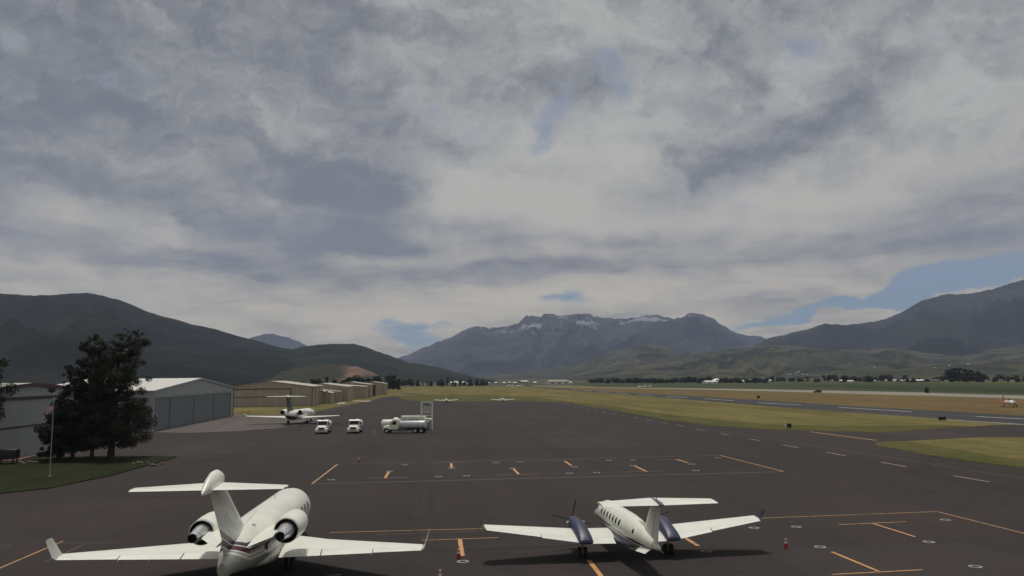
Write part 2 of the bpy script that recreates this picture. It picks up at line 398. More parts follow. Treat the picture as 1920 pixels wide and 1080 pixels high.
# near airfield grass
AG = MB(); AG.poly([gp(640, 727) + Vector((0, 0, .01)), gp(1060, 723) + Vector((0, 0, .01)), gp(1320, 729.5) + Vector((0, 0, .01)), gp(1500, 733) + Vector((0, 0, .01)),
    gp(1700, 738) + Vector((0, 0, .01)), gp(2300, 756) + Vector((0, 0, .01)), Vector((260, -100, .01)), Vector((-300, -100, .01)), Vector((-300, 420, .01))])
struct('airfield_grass', AG, 'grass')
sheet_px('brown_verge', [(1000, 729), (1060, 726), (1320, 732), (1500, 737), (1700, 743), (2300, 762), (2300, 792), (1920, 777.5), (1710, 767), (1440, 751), (1250, 739.5), (1120, 732.5)], 'brown_grass', 0.02)
sheet_px('gravel_road', [(1120, 727.2), (1310, 730.2), (1440, 733.6), (1700, 741), (2300, 759.5), (2300, 753.5), (1700, 735.2), (1440, 730), (1310, 728.2), (1120, 726.2), (1000, 722.8), (1000, 723.6)], 'gravel', 0.03)
sheet_px('crop_field', [(1060, 717.5), (1120, 725.8), (1310, 727.8), (1440, 729.6), (1700, 734.6), (2300, 752.5), (2300, 715), (1920, 711), (1500, 713.5)], 'field', 0.02)
sheet_px('hay_field', [(1440, 723.5), (1560, 726), (1700, 731.5), (2300, 748), (2300, 729), (1920, 726.5), (1600, 721.5)], 'field_dark', 0.03)
sheet_px('far_field', [(1500, 717.0), (1920, 718.5), (2300, 722), (2300, 718), (1920, 714.5), (1500, 714.6)], 'grass_green', 0.035)
# runway and the taxiway that joins it to the apron
sheet_px('runway', [(985, 723.5), (1120, 733), (1250, 740), (1440, 751.3), (1710, 767.8), (1920, 779.5), (2300, 801), (2500, 838), (1920, 797), (1690, 779.5), (1572, 771.5), (1440, 762), (1250, 746), (1120, 736), (985, 724.8)], 'runway', 0.03)
A_ = [(742, 742), (722, 744), (690, 753), (640, 761.5), (600, 770), (560, 777), (440, 784), (100, 800)]
ap = [gp(x, y) for x, y in A_] + [Vector((-260, 110, 0)), Vector((-260, -60, 0)), Vector((150, -60, 0))] + \
     [gp(x, y) for x, y in [(2300, 945), (1920, 879), (1840, 869), (1740, 854), (1690, 844), (1645, 837), (1640, 828), (1690, 827), (1740, 825), (1827, 820), (1920, 819.5), (2300, 830), (2300, 800),
        (1960, 797), (1865, 797), (1815, 800.5), (1740, 806), (1665, 811), (1600, 810.5), (1552, 808.5), (1515, 808), (1440, 805.5), (1330, 798.5), (1250, 788), (1180, 775), (1110, 763), (1050, 754), (985, 751.5), (900, 752.5), (800, 752.5), (760, 750.5)]]
AP = MB(); AP.poly([(p.x, p.y, 0.04) for p in ap]); struct('apron', AP, 'apron')
sheet_px('hangar_pad', [(284, 811), (437, 780.5), (470, 779), (548, 778), (600, 786), (585, 795), (520, 803), (440, 809), (350, 812)], 'pad', 0.05)
sheet_px('green_verge', [(985, 751), (1050, 753.5), (1110, 762.5), (1180, 774.5), (1250, 787.5), (1330, 798), (1440, 805), (1515, 807.5), (1600, 810), (1665, 810.5), (1740, 805.5), (1815, 800), (1760, 797), (1660, 799), (1560, 799), (1440, 795), (1330, 786), (1230, 774), (1120, 758), (1040, 750)], 'grass_green', 0.045)
sheet_px('green_verge', [(1920, 878.5), (1840, 868.5), (1740, 853.5), (1690, 843.5), (1645, 836.5), (1640, 828.5), (1700, 828), (1760, 838), (1850, 853), (1920, 863), (2300, 920), (2300, 944)], 'grass_green', 0.045)
sheet_px('taxiway_grass', [(742, 742.5), (760, 751), (800, 753), (900, 753), (985, 752), (1040, 750), (1000, 744), (900, 741), (800, 740)], 'grass_green', 0.047)
# grass island at left with its edge
isl = [(332, 857.5), (318, 863), (290, 870), (255, 880), (210, 893), (150, 905), (92, 917), (0, 927), (-300, 960), (-500, 900), (-320, 866), (0, 861), (80, 858), (150, 857.5), (240, 856)]
I = MB(); P = [gp(x, y) for x, y in isl]; n = len(P)
I.add([(p.x, p.y, 0.03) for p in P] + [(p.x, p.y, 0.13) for p in P], [tuple(range(n, 2 * n))] + [(i, (i + 1) % n, n + (i + 1) % n, n + i) for i in range(n)])
struct('lawn', I, 'lawn')
I = MB(); P = [gp(x, y) for x, y in [(-60, 868), (35, 859), (82, 847.5), (110, 842), (112, 845), (84, 851.5), (38, 863.5), (-60, 874)]]; n = len(P)
I.add([(p.x, p.y, 0.03) for p in P] + [(p.x, p.y, 0.16) for p in P], [tuple(range(n, 2 * n))] + [(i, (i + 1) % n, n + (i + 1) % n, n + i) for i in range(n)])
struct('kerb', I, flat('red_kerb_paint', (0.14, 0.07, 0.06), 0.8))

# painted markings
Z = 0.055
def line(mb, a, b, w0, z=Z):
    a = gp(*a) if not isinstance(a, Vector) else a; b = gp(*b) if not isinstance(b, Vector) else b
    d = (b - a).normalized(); n_ = Vector((-d.y, d.x, 0)) * w0 / 2
    mb.poly([(p.x, p.y, z) for p in (a - n_, b - n_, b + n_, a + n_)])
y = MB(); o_ = MB(); fd = MB(); wh = MB(); ft = MB()
for a, b, w0 in [((585, 908.5), (1469, 885.3), .13), ((633, 871), (1350, 854.5), .10)]: line(fd, a, b, w0, Z)
for a, b, w0 in [((585, 908), (633, 871), .22), ((1350, 854.5), (1469, 885), .22)]: line(y, a, b, w0, Z + .004)
for a, b in [((690, 897), (765, 896)), ((930, 891), (1013, 889.5)), ((1163, 885.5), (1250, 883.5)), ((808, 869), (880, 867.5)), ((1020, 864), (1100, 862.5)), ((1235, 863), (1300, 861.5))]: line(fd, a, b, .13)
for a, b in [((722, 897.5), (729, 885.5)), ((846, 869.5), (846.5, 878)), ((963, 880), (972.5, 890)), ((1059, 865.5), (1071, 873.5)), ((1191, 875), (1213, 885)), ((1268, 862), (1290, 868.5))]: line(o_, a, b, .30)
# big near stand boxes
line(y, (618, 1000), (905, 992.5), .14); line(y, (1428, 972.8), (1757, 960.5), .15); line(y, (1757, 960.5), (1990, 1019), .17); line(ft, (700, 1004), (905, 997), .10)
line(y, (1100, 985), (1428, 972.8), .12, Z + .002) if False else None
line(y, (790, 1014.5), (934, 1009.5), .14)
for a, b, w0 in [((862, 1011), (867, 1044), .28), ((1104, 1052), (1135, 1092), .28), ((1272, 1002), (1309, 1025), .28)]: line(o_, a, b, w0)
for a, b, w0 in [((1573, 985), (1699, 979.5), .16), ((1560, 1079), (1730, 1070), .17)]: line(y, a, b, w0)
for a, b, w0 in [((1637, 983), (1716, 1008), .20), ((1560, 1036.5), (1647, 1073), .22)]: line(o_, a, b, w0, Z + .004)
line(y, (-40, 1084), (118, 1016), .15); line(ft, (110, 1020), (220, 1019), .12); line(ft, (0, 1024), (22, 1024), .12); line(y, (612, 1081), (640, 1079), .2)
line(ft, (85, 1055), (160, 1021), .1)
# hold line and taxilane lines
line(y, (1519, 810), (1642, 826.2), .55)
line(ft, (1300, 801), (1990, 909), .17); line(ft, (1430, 822), (1600, 850), .12) if False else None
for a, b in [((1788, 893), (1855, 904.5)), ((1653, 867.5), (1700, 876)), ((1549, 848.5), (1586, 855.5)), ((1468, 835), (1497, 840)), ((1404, 823.5), (1425, 827)), ((1352, 813.5), (1368, 816.5)),
             ((1307, 805.3), (1322, 808)), ((1268, 797), (1282, 799.7)), ((1238, 792), (1250, 794)), ((1212, 787), (1222, 789)), ((1187, 783), (1196, 784.7)), ((1166, 779), (1173, 780.4)), ((1147, 775.7), (1154, 777)), ((1130, 772.5), (1136, 773.6)), ((1114, 769.6), (1120, 770.7)), ((1100, 767), (1105, 768)), ((1087, 764.7), (1092, 765.6)), ((1076, 762.6), (1080, 763.4)), ((1065, 760.6), (1069, 761.4)), ((1055, 758.8), (1059, 759.5)), ((1046, 757), (1050, 757.8)), ((1037, 755.4), (1040, 756))]:
    line(fd, a, b, .32)
for a, b in [((1830, 781.3), (1990, 789.2)), ((1572, 764), (1709, 772.2)), ((1421, 755.2), (1503, 759.6)), ((1321, 747.8), (1377, 751.6)), ((1248, 743.0), (1289, 745.6)), ((1195, 739.6), (1227, 741.6)), ((1155, 736.8), (1178, 738.3)), ((1122, 734.4), (1140, 735.7)), ((1096, 732.3), (1110, 733.4)), ((1072, 730.4), (1084, 731.3))]:
    line(wh, a, b, 1.0)
line(wh, (1775, 787.5), (1990, 800.5), .8); line(ft, (1470, 765), (1700, 780.5), .7); line(fd, (1702, 781), (1770, 787), .5)
line(ft, (353, 857.5), (420, 857), .2); line(ft, (230, 814.5), (470, 809.5), .2); line(fd, (365, 803), (400, 800), .3)
for nm, mb, mt in [('yellow_markings', y, 'yellow'), ('orange_markings', o_, 'orange'), ('faded_markings', fd, 'faded'), ('faint_markings', ft, 'faint'), ('runway_markings', wh, 'whitep')]:
    struct(nm, mb, mt)
# tie-down rings painted on the apron
rg = MB()
def ringat(px, py, r=0.37):
    c = gp(px, py); n = 24
    vs = []
    for rr in (r * .55, r):
        for i in range(n): vs.append((c.x + rr * math.cos(2 * PI * i / n), c.y + rr * math.sin(2 * PI * i / n), Z + .002))
    rg.add(vs, [(i, (i + 1) % n, n + (i + 1) % n, n + i) for i in range(n)])
for p in [(868, 1054.5), (1414, 991), (1493, 989), (1538, 1027), (1773, 976), (1742, 1017.5), (1829, 1064), (1325, 1035)]: ringat(*p)
for p in [(621, 900.5), (759, 872), (822, 894.5), (730, 884.5), (875, 893), (847, 878.5), (930, 868), (975, 867), (961, 879), (1067, 888), (1077, 876), (1119, 887), (1141, 864), (1187, 863), (1187, 874), (1305, 883), (1297, 871), (1346, 859)]: ringat(*p, r=0.42)
struct('tie_down_markings', rg, 'ring')

# ------------------------------------------------------------------ hills and mountains
def hill_mat(name, c1, c2, c3, s, extra=None):
    def f():
        p = pos(); x, y_, z = split(p)
        a = noi(p, s, 6, 0.6); b = noi(p, s * 7, 6, 0.66); c = noi(p, s * 0.35, 3)
        col = mixc((a * 0.55 + b * 0.45).ss(0.42, 0.60), c1, c2)
        col = mixc(c.ss(0.48, 0.64) * 0.6, col, c3)
        sp = noi(p, s * 38, 3, 0.7).ss(0.50, 0.62) * 0.55
        col = mixc(sp, col, tuple(v * 0.45 for v in c1))
        if extra: col = extra(col, p, x, y_, z, b)
        return col
    return emat(name, 0.95, f, spec=0.05)
def ridge(name, crest, D, Df, mat, nx=220, nr=34, amp=0.16, fr=3.0, back=None, seed=0.0, pw=1.25, jag=0.0):
    """hill range: crest heights follow the skyline, flanks with spurs and gullies, a real back slope"""
    crest = sorted(crest); x0, x1 = crest[0][0], crest[-1][0]
    rows = []
    back = back or D * 0.25
    def cy(px):
        for (a, ya), (b, yb) in zip(crest, crest[1:]):
            if a <= px <= b:
                t_ = (px - a) / (b - a); return ya + (yb - ya) * t_
        return crest[-1][1]
    mb = MB(); cols = []
    for i in range(nx + 1):
        px = x0 + (x1 - x0) * i / nx
        Dd = D(px) if callable(D) else D
        Dn = Df(px) if callable(Df) else Df
        c = dp(px, cy(px) + jag * (mnoise.noise(Vector((px * .09, seed, 0))) + .5 * mnoise.noise(Vector((px * .3, seed, 5)))), Dd)
        zc = max(c.z, 2)
        dirn = Vector((c.x, c.y, 0)).normalized(); L = math.hypot(c.x, c.y); Ln = L * Dn / Dd
        col = []
        for r in range(4, 0, -1):                        # back slope
            t_ = r / 4; q = dirn * (L + back * t_); col.append((q.x, q.y, zc * (1 - t_) - 8 * t_))
        for r in range(nr + 1):
            t_ = r / nr; dd = L + (Ln - L) * t_; q = dirn * dd
            env = math.sin(PI * min(1, t_ * 1.02)) ** 0.8
            sc_ = fr / (Dd * 0.55)
            wq = mnoise.noise_vector(Vector((q.x * sc_ * .6, q.y * sc_ * .6, seed))) * .7
            nv = mnoise.fractal(Vector((q.x * sc_ + wq.x, q.y * sc_ + wq.y, seed)), 0.9, 2.0, 6)
            rv = 1 - abs(mnoise.noise(Vector((q.x * sc_ * 1.7 + wq.x * 1.6, q.y * sc_ * .8 + wq.y * 1.6, seed * 2)))) * 2.4
            z = zc * ((1 - t_) ** pw) + zc * amp * env * (nv * 0.8 + rv * 0.5 - 0.3)
            lim = (zc - CAM_H) / L * dd + CAM_H if t_ > 0 else zc
            z = min(z, lim - abs(lim) * 0.012 * min(1, t_ * 8)) if t_ > 0 else zc
            if r == nr: z = -8
            col.append((q.x, q.y, z))
        cols.append(col)
    m_ = len(cols[0])
    mb.add([p for c in cols for p in c], [(i * m_ + j, (i + 1) * m_ + j, (i + 1) * m_ + j + 1, i * m_ + j + 1) for i in range(nx) for j in range(m_ - 1)])
    o = struct(name, mb, mat, smooth=80)
    return o
def ex_snow(col, p, x, y_, z, b):
    v = vec(x + (b - 0.5) * 900, z + (noi(p, 0.004, 5, 0.7) - 0.5) * 260, 0)
    s = None
    for (px, py, rx, ry, an, am) in [(993, 617, 24, 7, 20, 1.3), (950, 621, 14, 4, 10, .9), (1095, 607, 24, 5, -3, 1.3), (1103, 618, 12, 10, 0, .9), (1190, 601, 30, 4, 6, 1.3), (1219, 598, 22, 4, 0, 1.4), (1244, 603, 12, 4, -20, 1.4), (1050, 610, 3, 26, 0, .8), (1060, 594, 12, 4, 0, .9), (1326, 608, 10, 12, 0, .35), (1115, 632, 8, 4, 0, .8), (800, 672, 14, 4, 30, .4), (1015, 641, 6, 5, 0, .6)]:
        q = dp(px, py, 9600); k_ = 9600 / F
        bb = blob(v, q.x, q.z, rx * k_ * 1.3, ry * k_ * 1.5, R(an)) * am
        s = bb if s is None else s + bb
    s = (s * 0.8 + (b - 0.5) * 1.5).ss(0.24, 0.60)
    return mixc(s * 0.62, col, (0.36, 0.36, 0.39))
def ex_scar(col, p, x, y_, z, b):
    v = vec(x + (b - 0.5) * 60, z + (b - 0.5) * 20, 0); s = None
    for (px, py, rx, ry, an) in [(672, 689.5, 18, 3.5, -22), (690, 697, 20, 4.5, -30), (707, 706, 16, 5, -20)]:
        q = dp(px, py, 1750); k_ = 1750 / F
        bb = blob(v, q.x, q.z, rx * k_ * 1.2, ry * k_ * 1.5, R(an)); s = bb if s is None else s + bb
    return mixc((s + (b - .5) * .7).ss(0.15, 0.45) * 0.8, col, (0.20, 0.125, 0.095))
M['timp'] = hill_mat('far_mountain_slope', (0.008, 0.011, 0.014), (0.050, 0.052, 0.056), (0.010, 0.015, 0.013), 0.0013, ex_snow)
M['hill_l'] = hill_mat('dark_wooded_slope', (0.004, 0.007, 0.006), (0.017, 0.018, 0.012), (0.007, 0.010, 0.007), 0.004)
M['hill_c'] = hill_mat('near_wooded_slope', (0.010, 0.015, 0.011), (0.026, 0.029, 0.020), (0.013, 0.020, 0.014), 0.006)
M['hill_foot'] = hill_mat('scrub_foothill', (0.026, 0.031, 0.018), (0.050, 0.044, 0.030), (0.044, 0.032, 0.026), 0.010, ex_scar)
M['hill_r'] = hill_mat('right_mountain_slope', (0.006, 0.009, 0.011), (0.030, 0.031, 0.028), (0.010, 0.015, 0.012), 0.0022)
M['hill_f'] = hill_mat('green_foothill', (0.013, 0.018, 0.010), (0.095, 0.086, 0.050), (0.030, 0.038, 0.018), 0.0065)

ridge('far_peak', [(440, 648), (470, 633), (486, 629), (500, 626), (513, 625.5), (522, 629), (540, 633), (560, 640), (575, 648), (600, 660), (640, 680)], 10500, 9300, M['timp'], nx=60, nr=14, seed=2.2, jag=1.2)
ridge('mountain', [(640, 706), (700, 690), (746, 672), (768, 663), (792, 653), (812, 645), (830, 639), (848, 631), (862, 624), (873, 617), (884, 613), (897, 612.5), (910, 613), (918, 616), (932, 613), (950, 612), (960, 610), (972, 605), (980, 598), (988, 592), (998, 591), (1009, 592), (1014, 594), (1021, 589), (1030, 588), (1039, 588), (1048, 593), (1054, 590), (1075, 590), (1090, 588), (1105, 588), (1114, 594), (1135, 596), (1160, 597), (1175, 597), (1202, 593), (1215, 592), (1232, 591), (1245, 594), (1262, 598), (1280, 595), (1290, 589), (1298, 587), (1310, 587.5), (1317, 589), (1328, 594), (1338, 599), (1347, 606), (1356, 611), (1375, 620), (1395, 628), (1415, 629), (1438, 634), (1480, 650), (1540, 680), (1600, 704)],
      9800, 5200, M['timp'], nx=520, nr=70, amp=0.34, fr=7.0, seed=1.3, jag=2.6, pw=1.5)
ridge('mountain_range', [(1360, 690), (1400, 655), (1441, 634), (1460, 630), (1481, 625), (1500, 620), (1522, 615), (1535, 610), (1546, 607.5), (1568, 608), (1587, 610), (1600, 608), (1630, 604), (1660, 599), (1685, 588), (1700, 580), (1712, 573), (1731, 562), (1752, 558), (1765, 553), (1774, 551), (1800, 551.5), (1823, 550), (1845, 545), (1861, 542), (1888, 534), (1920, 524), (1960, 512), (2050, 490), (2200, 470), (2500, 450)],
      6800, 3600, M['hill_r'], nx=340, nr=56, amp=0.30, fr=6.0, seed=5.7, jag=1.5, pw=1.15)
ridge('foothill_range', [(860, 712), (930, 703), (1000, 694), (1060, 688), (1110, 672), (1157, 656), (1190, 648), (1217, 645), (1247, 650), (1268, 660), (1300, 672), (1360, 690), (1400, 706)], 5200, 3600, M['hill_f'], nx=160, nr=22, amp=0.22, seed=8.2, jag=1.6)
ridge('foothill', [(1060, 708), (1120, 696), (1172, 683), (1220, 675), (1262, 669), (1323, 660), (1383, 653), (1430, 648), (1474, 646), (1520, 650), (1560, 655), (1620, 656), (1680, 652), (1740, 660), (1800, 664), (1860, 655), (1920, 645), (1990, 635), (2200, 610), (2500, 600)],
      4200, 2300, M['hill_f'], nx=280, nr=44, amp=0.34, fr=7.0, seed=3.1, jag=1.4, pw=1.35)
ridge('low_rise', [(1430, 711), (1500, 700), (1580, 693), (1660, 694), (1720, 689), (1780, 683), (1850, 680), (1920, 678), (2000, 676), (2300, 670), (2500, 670)], 2500, 1900, M['hill_f'], nx=110, nr=14, amp=0.25, seed=6.4, jag=1.2)
ridge('wooded_hill', [(-700, 600), (-400, 565), (-200, 552), (-60, 547), (0, 550.5), (60, 554), (100, 553), (140, 550), (165, 549), (190, 554), (210, 559), (230, 564), (250, 572), (270, 582), (300, 592), (330, 599), (365, 609), (400, 616), (440, 628), (475, 637), (520, 650), (560, 658), (620, 676), (700, 700), (740, 712)],
      3000, 1150, M['hill_l'], nx=280, nr=50, amp=0.26, fr=4.5, seed=4.4, jag=0.9, pw=1.2)
ridge('wooded_spur', [(380, 708), (440, 690), (500, 672), (540, 658), (565, 650), (590, 647), (613, 645.5), (662, 644), (684, 650), (700, 656), (711, 660), (738, 669), (765, 679), (790, 683), (819, 688), (840, 694), (862, 701), (900, 709), (930, 713)],
      2600, 1500, M['hill_c'], nx=180, nr=28, amp=0.20, fr=3.6, seed=7.7, jag=0.9)
ridge('scrub_slope', [(-500, 688), (-100, 690), (200, 688), (320, 694), (420, 697), (500, 702), (560, 690), (600, 684), (640, 683), (670, 687), (700, 699), (718, 709), (735, 716)], 1750, 1250, M['hill_foot'], nx=150, nr=18, amp=0.15, seed=9.9, jag=1.0)

# ------------------------------------------------------------------ haze
hz = MB(); hz.box(-11000, 11000, -290, 13000, -9.5, 2400)
hm = bpy.data.materials.new('haze_air'); hm.use_nodes = True; hm.node_tree.nodes.clear()
pv = hm.node_tree.nodes.new('ShaderNodeVolumePrincipled'); pv.inputs['Color'].default_value = (0.60, 0.71, 1.0, 1); pv.inputs['Density'].default_value = 5.2e-5
pv.inputs['Anisotropy'].default_value = 0.0
mo = hm.node_tree.nodes.new('ShaderNodeOutputMaterial'); hm.node_tree.links.new(pv.outputs[0], mo.inputs['Volume'])
HZ = obj('haze', hz, hm); tag(HZ, kind='stuff', label='pale blue air haze over the whole valley', cat='haze')

# ================================================================== AIRCRAFT
def ring_at(st, y, n=None, a0=0.0, a1=2 * PI, off=0.0, N=40):
    """points round the fuselage skin at station y; st = (y, zc, rx, rz)"""
    for p, q in zip(st, st[1:]):
        if p[0] <= y <= q[0]:
            t_ = (y - p[0]) / max(1e-6, q[0] - p[0]); t_ = t_ * t_ * (3 - 2 * t_) * 0.35 + t_ * 0.65
            zc, rx, rz = (p[i] + (q[i] - p[i]) * t_ for i in (1, 2, 3)); break
    else: zc, rx, rz = st[-1][1:] if y > st[-1][0] else st[0][1:]
    full = abs(a1 - a0 - 2 * PI) < 1e-6
    return [((rx + off) * math.cos(a0 + (a1 - a0) * i / (N if full else N - 1)), y, zc + (rz + off) * math.sin(a0 + (a1 - a0) * i / (N if full else N - 1))) for i in range(N)]
def fuselage(st, step=0.22, N=48):
    ys = []; y = st[0][0]
    while y < st[-1][0]: ys.append(y); y += step
    ys.append(st[-1][0])
    return MB().rings([ring_at(st, y, N=N) for y in ys])
def patch(st, y0, y1, a0, a1, off=0.012, ny=8, na=8, round_=True, p=2.6):
    """a piece of skin standing just proud of the fuselage, with rounded corners"""
    mb = MB(); vs = []; c = ((y0 + y1) / 2, (a0 + a1) / 2)
    if round_:
        n = 20; ctr = ring_at(st, c[0], a0=c[1], a1=c[1] + 1e-3, off=off, N=2)[0]
        vs.append(ctr)
        for k_ in (0.5, 1.0):
            for i in range(n):
                t_ = 2 * PI * i / n; ct, s_ = math.cos(t_), math.sin(t_)
                r = k_ / ((abs(ct) ** p + abs(s_) ** p) ** (1 / p))
                vs.append(ring_at(st, c[0] + r * ct * (y1 - y0) / 2, a0=c[1] + r * s_ * (a1 - a0) / 2, a1=c[1] + r * s_ * (a1 - a0) / 2 + 1e-3, off=off * (1 if k_ < 1 else 0.6), N=2)[0])
        fs = [(0, 1 + i, 1 + (i + 1) % n) for i in range(n)] + [(1 + i, 1 + n + i, 1 + n + (i + 1) % n, 1 + (i + 1) % n) for i in range(n)]
        return mb.add(vs, fs)
    rows = [ring_at(st, y0 + (y1 - y0) * j / ny, a0=a0, a1=a1, off=off, N=na) for j in range(ny + 1)]
    return mb.rings(rows, cap=False, closed=False)
def foil(c0, c1, tk, n=9):
    """aerofoil outline between chord fractions (0 nose, 1 tail), returned as (fraction, height/chord)"""
    f = lambda x: 5 * tk * (0.2969 * math.sqrt(x) - 0.1260 * x - 0.3516 * x * x + 0.2843 * x ** 3 - 0.1036 * x ** 4)
    xs = [c0 + (c1 - c0) * (0.5 - 0.5 * math.cos(PI * i / (n - 1))) for i in range(n)]
    up = [(x, f(x) * 1.1) for x in xs]; lo = [(x, -f(x) * 0.75) for x in xs]
    pts = up + lo[::-1]
    if c0 == 0: pts = up + lo[::-1][:-1]
    else: pass
    return pts
def wing_piece(secs, c0, c1, defl=0.0, n=9, tw=0.0):
    """secs: (x, yLE, chord, z, thickness, vertical?) lofted; nose towards +Y"""
    rg_ = []
    for (x, yl, ch, z, tk) in secs:
        r_ = []
        for (cx, hz_) in foil(c0, c1, tk, n):
            yy = yl - cx * ch; zz = z + hz_ * ch - math.tan(tw) * (cx - 0.25) * ch
            if defl: zz -= math.tan(defl) * (cx - c0) * ch
            r_.append((x, yy, zz))
        rg_.append(r_)
    return MB().rings(rg_)
def mir(mb):
    m_ = MB(); m_.v = [(-x, y, z) for x, y, z in mb.v]; m_.f = [tuple(reversed(f)) for f in mb.f]; return m_
def fin_piece(secs, c0, c1, n=9, x0=0.0):
    """secs: (z, yLE, chord, thickness) vertical surface"""
    return MB().rings([[(x0 + h * ch, yl - c * ch, z) for c, h in ((c, h * 0.92) for c, h in foil(c0, c1, tk, n))] for (z, yl, ch, tk) in secs])
def sub(secs, x):
    """interpolated wing section at x"""
    for a, b in zip(secs, secs[1:]):
        if a[0] <= x <= b[0]:
            t_ = (x - a[0]) / (b[0] - a[0]); return tuple(a[i] + (b[i] - a[i]) * t_ for i in range(5))
def span_piece(secs, xa, xb, c0, c1, **kw):
    s_ = [sub(secs, xa)] + [s for s in secs if xa < s[0] < xb] + [sub(secs, xb)]
    return wing_piece(s_, c0, c1, **kw)
def wheel(mb, x, y, r=0.36, wd=0.2):
    mb.cyl((x - wd / 2, y, r), (x + wd / 2, y, r), r, n=18)
def gear(parent, x, y, ztop, r=0.36, name='main_gear', twin=True):
    s_ = MB(); s_.cyl((x, y, r), (x, y, ztop), 0.055, n=10); s_.cyl((x, y, r), (x, y + 0.35, ztop), 0.035, n=8)
    s_.cyl((x - .2, y, r), (x + .2, y, r), 0.045, n=8)
    g_ = obj(name, s_, 'galv', parent, smooth=True)
    for dx_ in ((-.17, .17) if twin else (0,)):
        t_ = MB(); wheel(t_, x + dx_, y, r, .15); obj('wheel', t_, 'black', g_, smooth=True)

# paint schemes, laid out along the fuselage itself
def jet_paint():
    o = objco(); x, y, z = split(o)
    col = mixc((noi(o, 0.7, 5, 0.6)).ss(0.3, 0.7), (0.70, 0.71, 0.64), (0.78, 0.79, 0.70))
    belly = 1.0 - z.ss(1.27, 1.30)
    col = mixc(belly * 0.9, col, (0.30, 0.295, 0.275))
    # swept dark bands round the tail that taper forward
    f = y.lin(1.0, 11.0, 1.0, 0.1)
    def band(c, hw, soft=0.02):
        return 1.0 - (z - c).abs().m2(hw, soft)
    E.m2 = None
    c = y * -0.035 + 2.58
    d = z - c
    b1 = d.ss(0.02, 0.04) * (1.0 - d.ss(0.30, 0.32)) * y.ss(0.2, 0.4) * (1.0 - y.ss(6.5, 7.2))
    b2 = (d + 0.40).ss(0.02, 0.04) * (1.0 - (d + 0.40).ss(0.32, 0.34)) * (1.0 - y.ss(8.0, 9.0))
    b3 = (d + 0.60).ss(0.02, 0.04) * (1.0 - (d + 0.60).ss(0.10, 0.12)) * (1.0 - y.ss(8.5, 9.5))
    col = mixc(b1, col, (0.040, 0.036, 0.062))
    col = mixc(b2, col, (0.075, 0.016, 0.028))
    col = mixc(b3 * 0.7, col, (0.16, 0.15, 0.14))
    pan = (1.0 - E.m('PINGPONG', y, 0.9).ss(0.0, 0.02)) * 0.25
    return mixc(pan, col, (0.36, 0.36, 0.34))
M['jet'] = emat('jet_paint', 0.30, jet_paint) if False else None
def jet_paint2():
    o = objco(); x, y, z = split(o)
    col = mixc((noi(o, 0.7, 5, 0.6)).ss(0.3, 0.7), (0.68, 0.69, 0.62), (0.77, 0.78, 0.69))
    d = z + y * 0.03 - 2.52 - E.m('MAXIMUM', 2.7 - y, 0.0) * 0.40
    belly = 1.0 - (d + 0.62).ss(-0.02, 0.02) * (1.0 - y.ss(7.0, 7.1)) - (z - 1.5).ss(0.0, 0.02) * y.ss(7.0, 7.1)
    col = mixc(belly * 0.9, col, (0.30, 0.295, 0.275))  # light grey belly, darkened with the shade of the lower tail
    b1 = d.ss(0.02, 0.04) * (1.0 - d.ss(0.24, 0.26)) * (1.0 - y.ss(5.0, 5.6))
    b2 = (d + 0.34).ss(0.02, 0.04) * (1.0 - (d + 0.34).ss(0.30, 0.32)) * (1.0 - y.ss(7.0, 7.6))
    b3 = (d + 0.50).ss(0.02, 0.04) * (1.0 - (d + 0.50).ss(0.10, 0.12)) * (1.0 - y.ss(7.5, 8.5))
    col = mixc(b1, col, (0.050, 0.045, 0.070)); col = mixc(b2, col, (0.095, 0.022, 0.035)); col = mixc(b3 * 0.8, col, (0.20, 0.19, 0.17))
    pan = (1.0 - E.m('PINGPONG', y, 0.9).ss(0.0, 0.02)) * 0.22
    return mixc(pan, col, (0.36, 0.36, 0.34))
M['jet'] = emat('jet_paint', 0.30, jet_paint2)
def jet_fin():
    o = objco(); x, y, z = split(o)
    col = mixc(noi(o, 1.0, 4).ss(0.3, 0.7), (0.66, 0.67, 0.62), (0.74, 0.75, 0.68))
    cu = z - 3.1 - (3.0 - y) * (3.0 - y) * 0.22
    sw = (1.0 - (cu - 0.35).abs().ss(0.16, 0.20)) * (1.0 - z.ss(4.4, 4.8))
    col = mixc(sw * 0.5, col, (0.40, 0.42, 0.42))
    d = z + y * 0.03 - 2.52 - E.m('MAXIMUM', 2.7 - y, 0.0) * 0.40
    col = mixc(d.ss(0.02, 0.04) * (1.0 - d.ss(0.30, 0.32)), col, (0.050, 0.045, 0.070))
    col = mixc((d + 0.34).ss(0.02, 0.04) * (1.0 - (d + 0.34).ss(0.30, 0.32)), col, (0.095, 0.022, 0.035))
    col = mixc((1.0 - (d + 0.40).ss(-0.02, 0.02)) * 0.9, col, (0.30, 0.29, 0.27))  # grey tail foot, its shade worked into the tone
    return col
M['jetfin'] = emat('jet_fin_paint', 0.32, jet_fin)
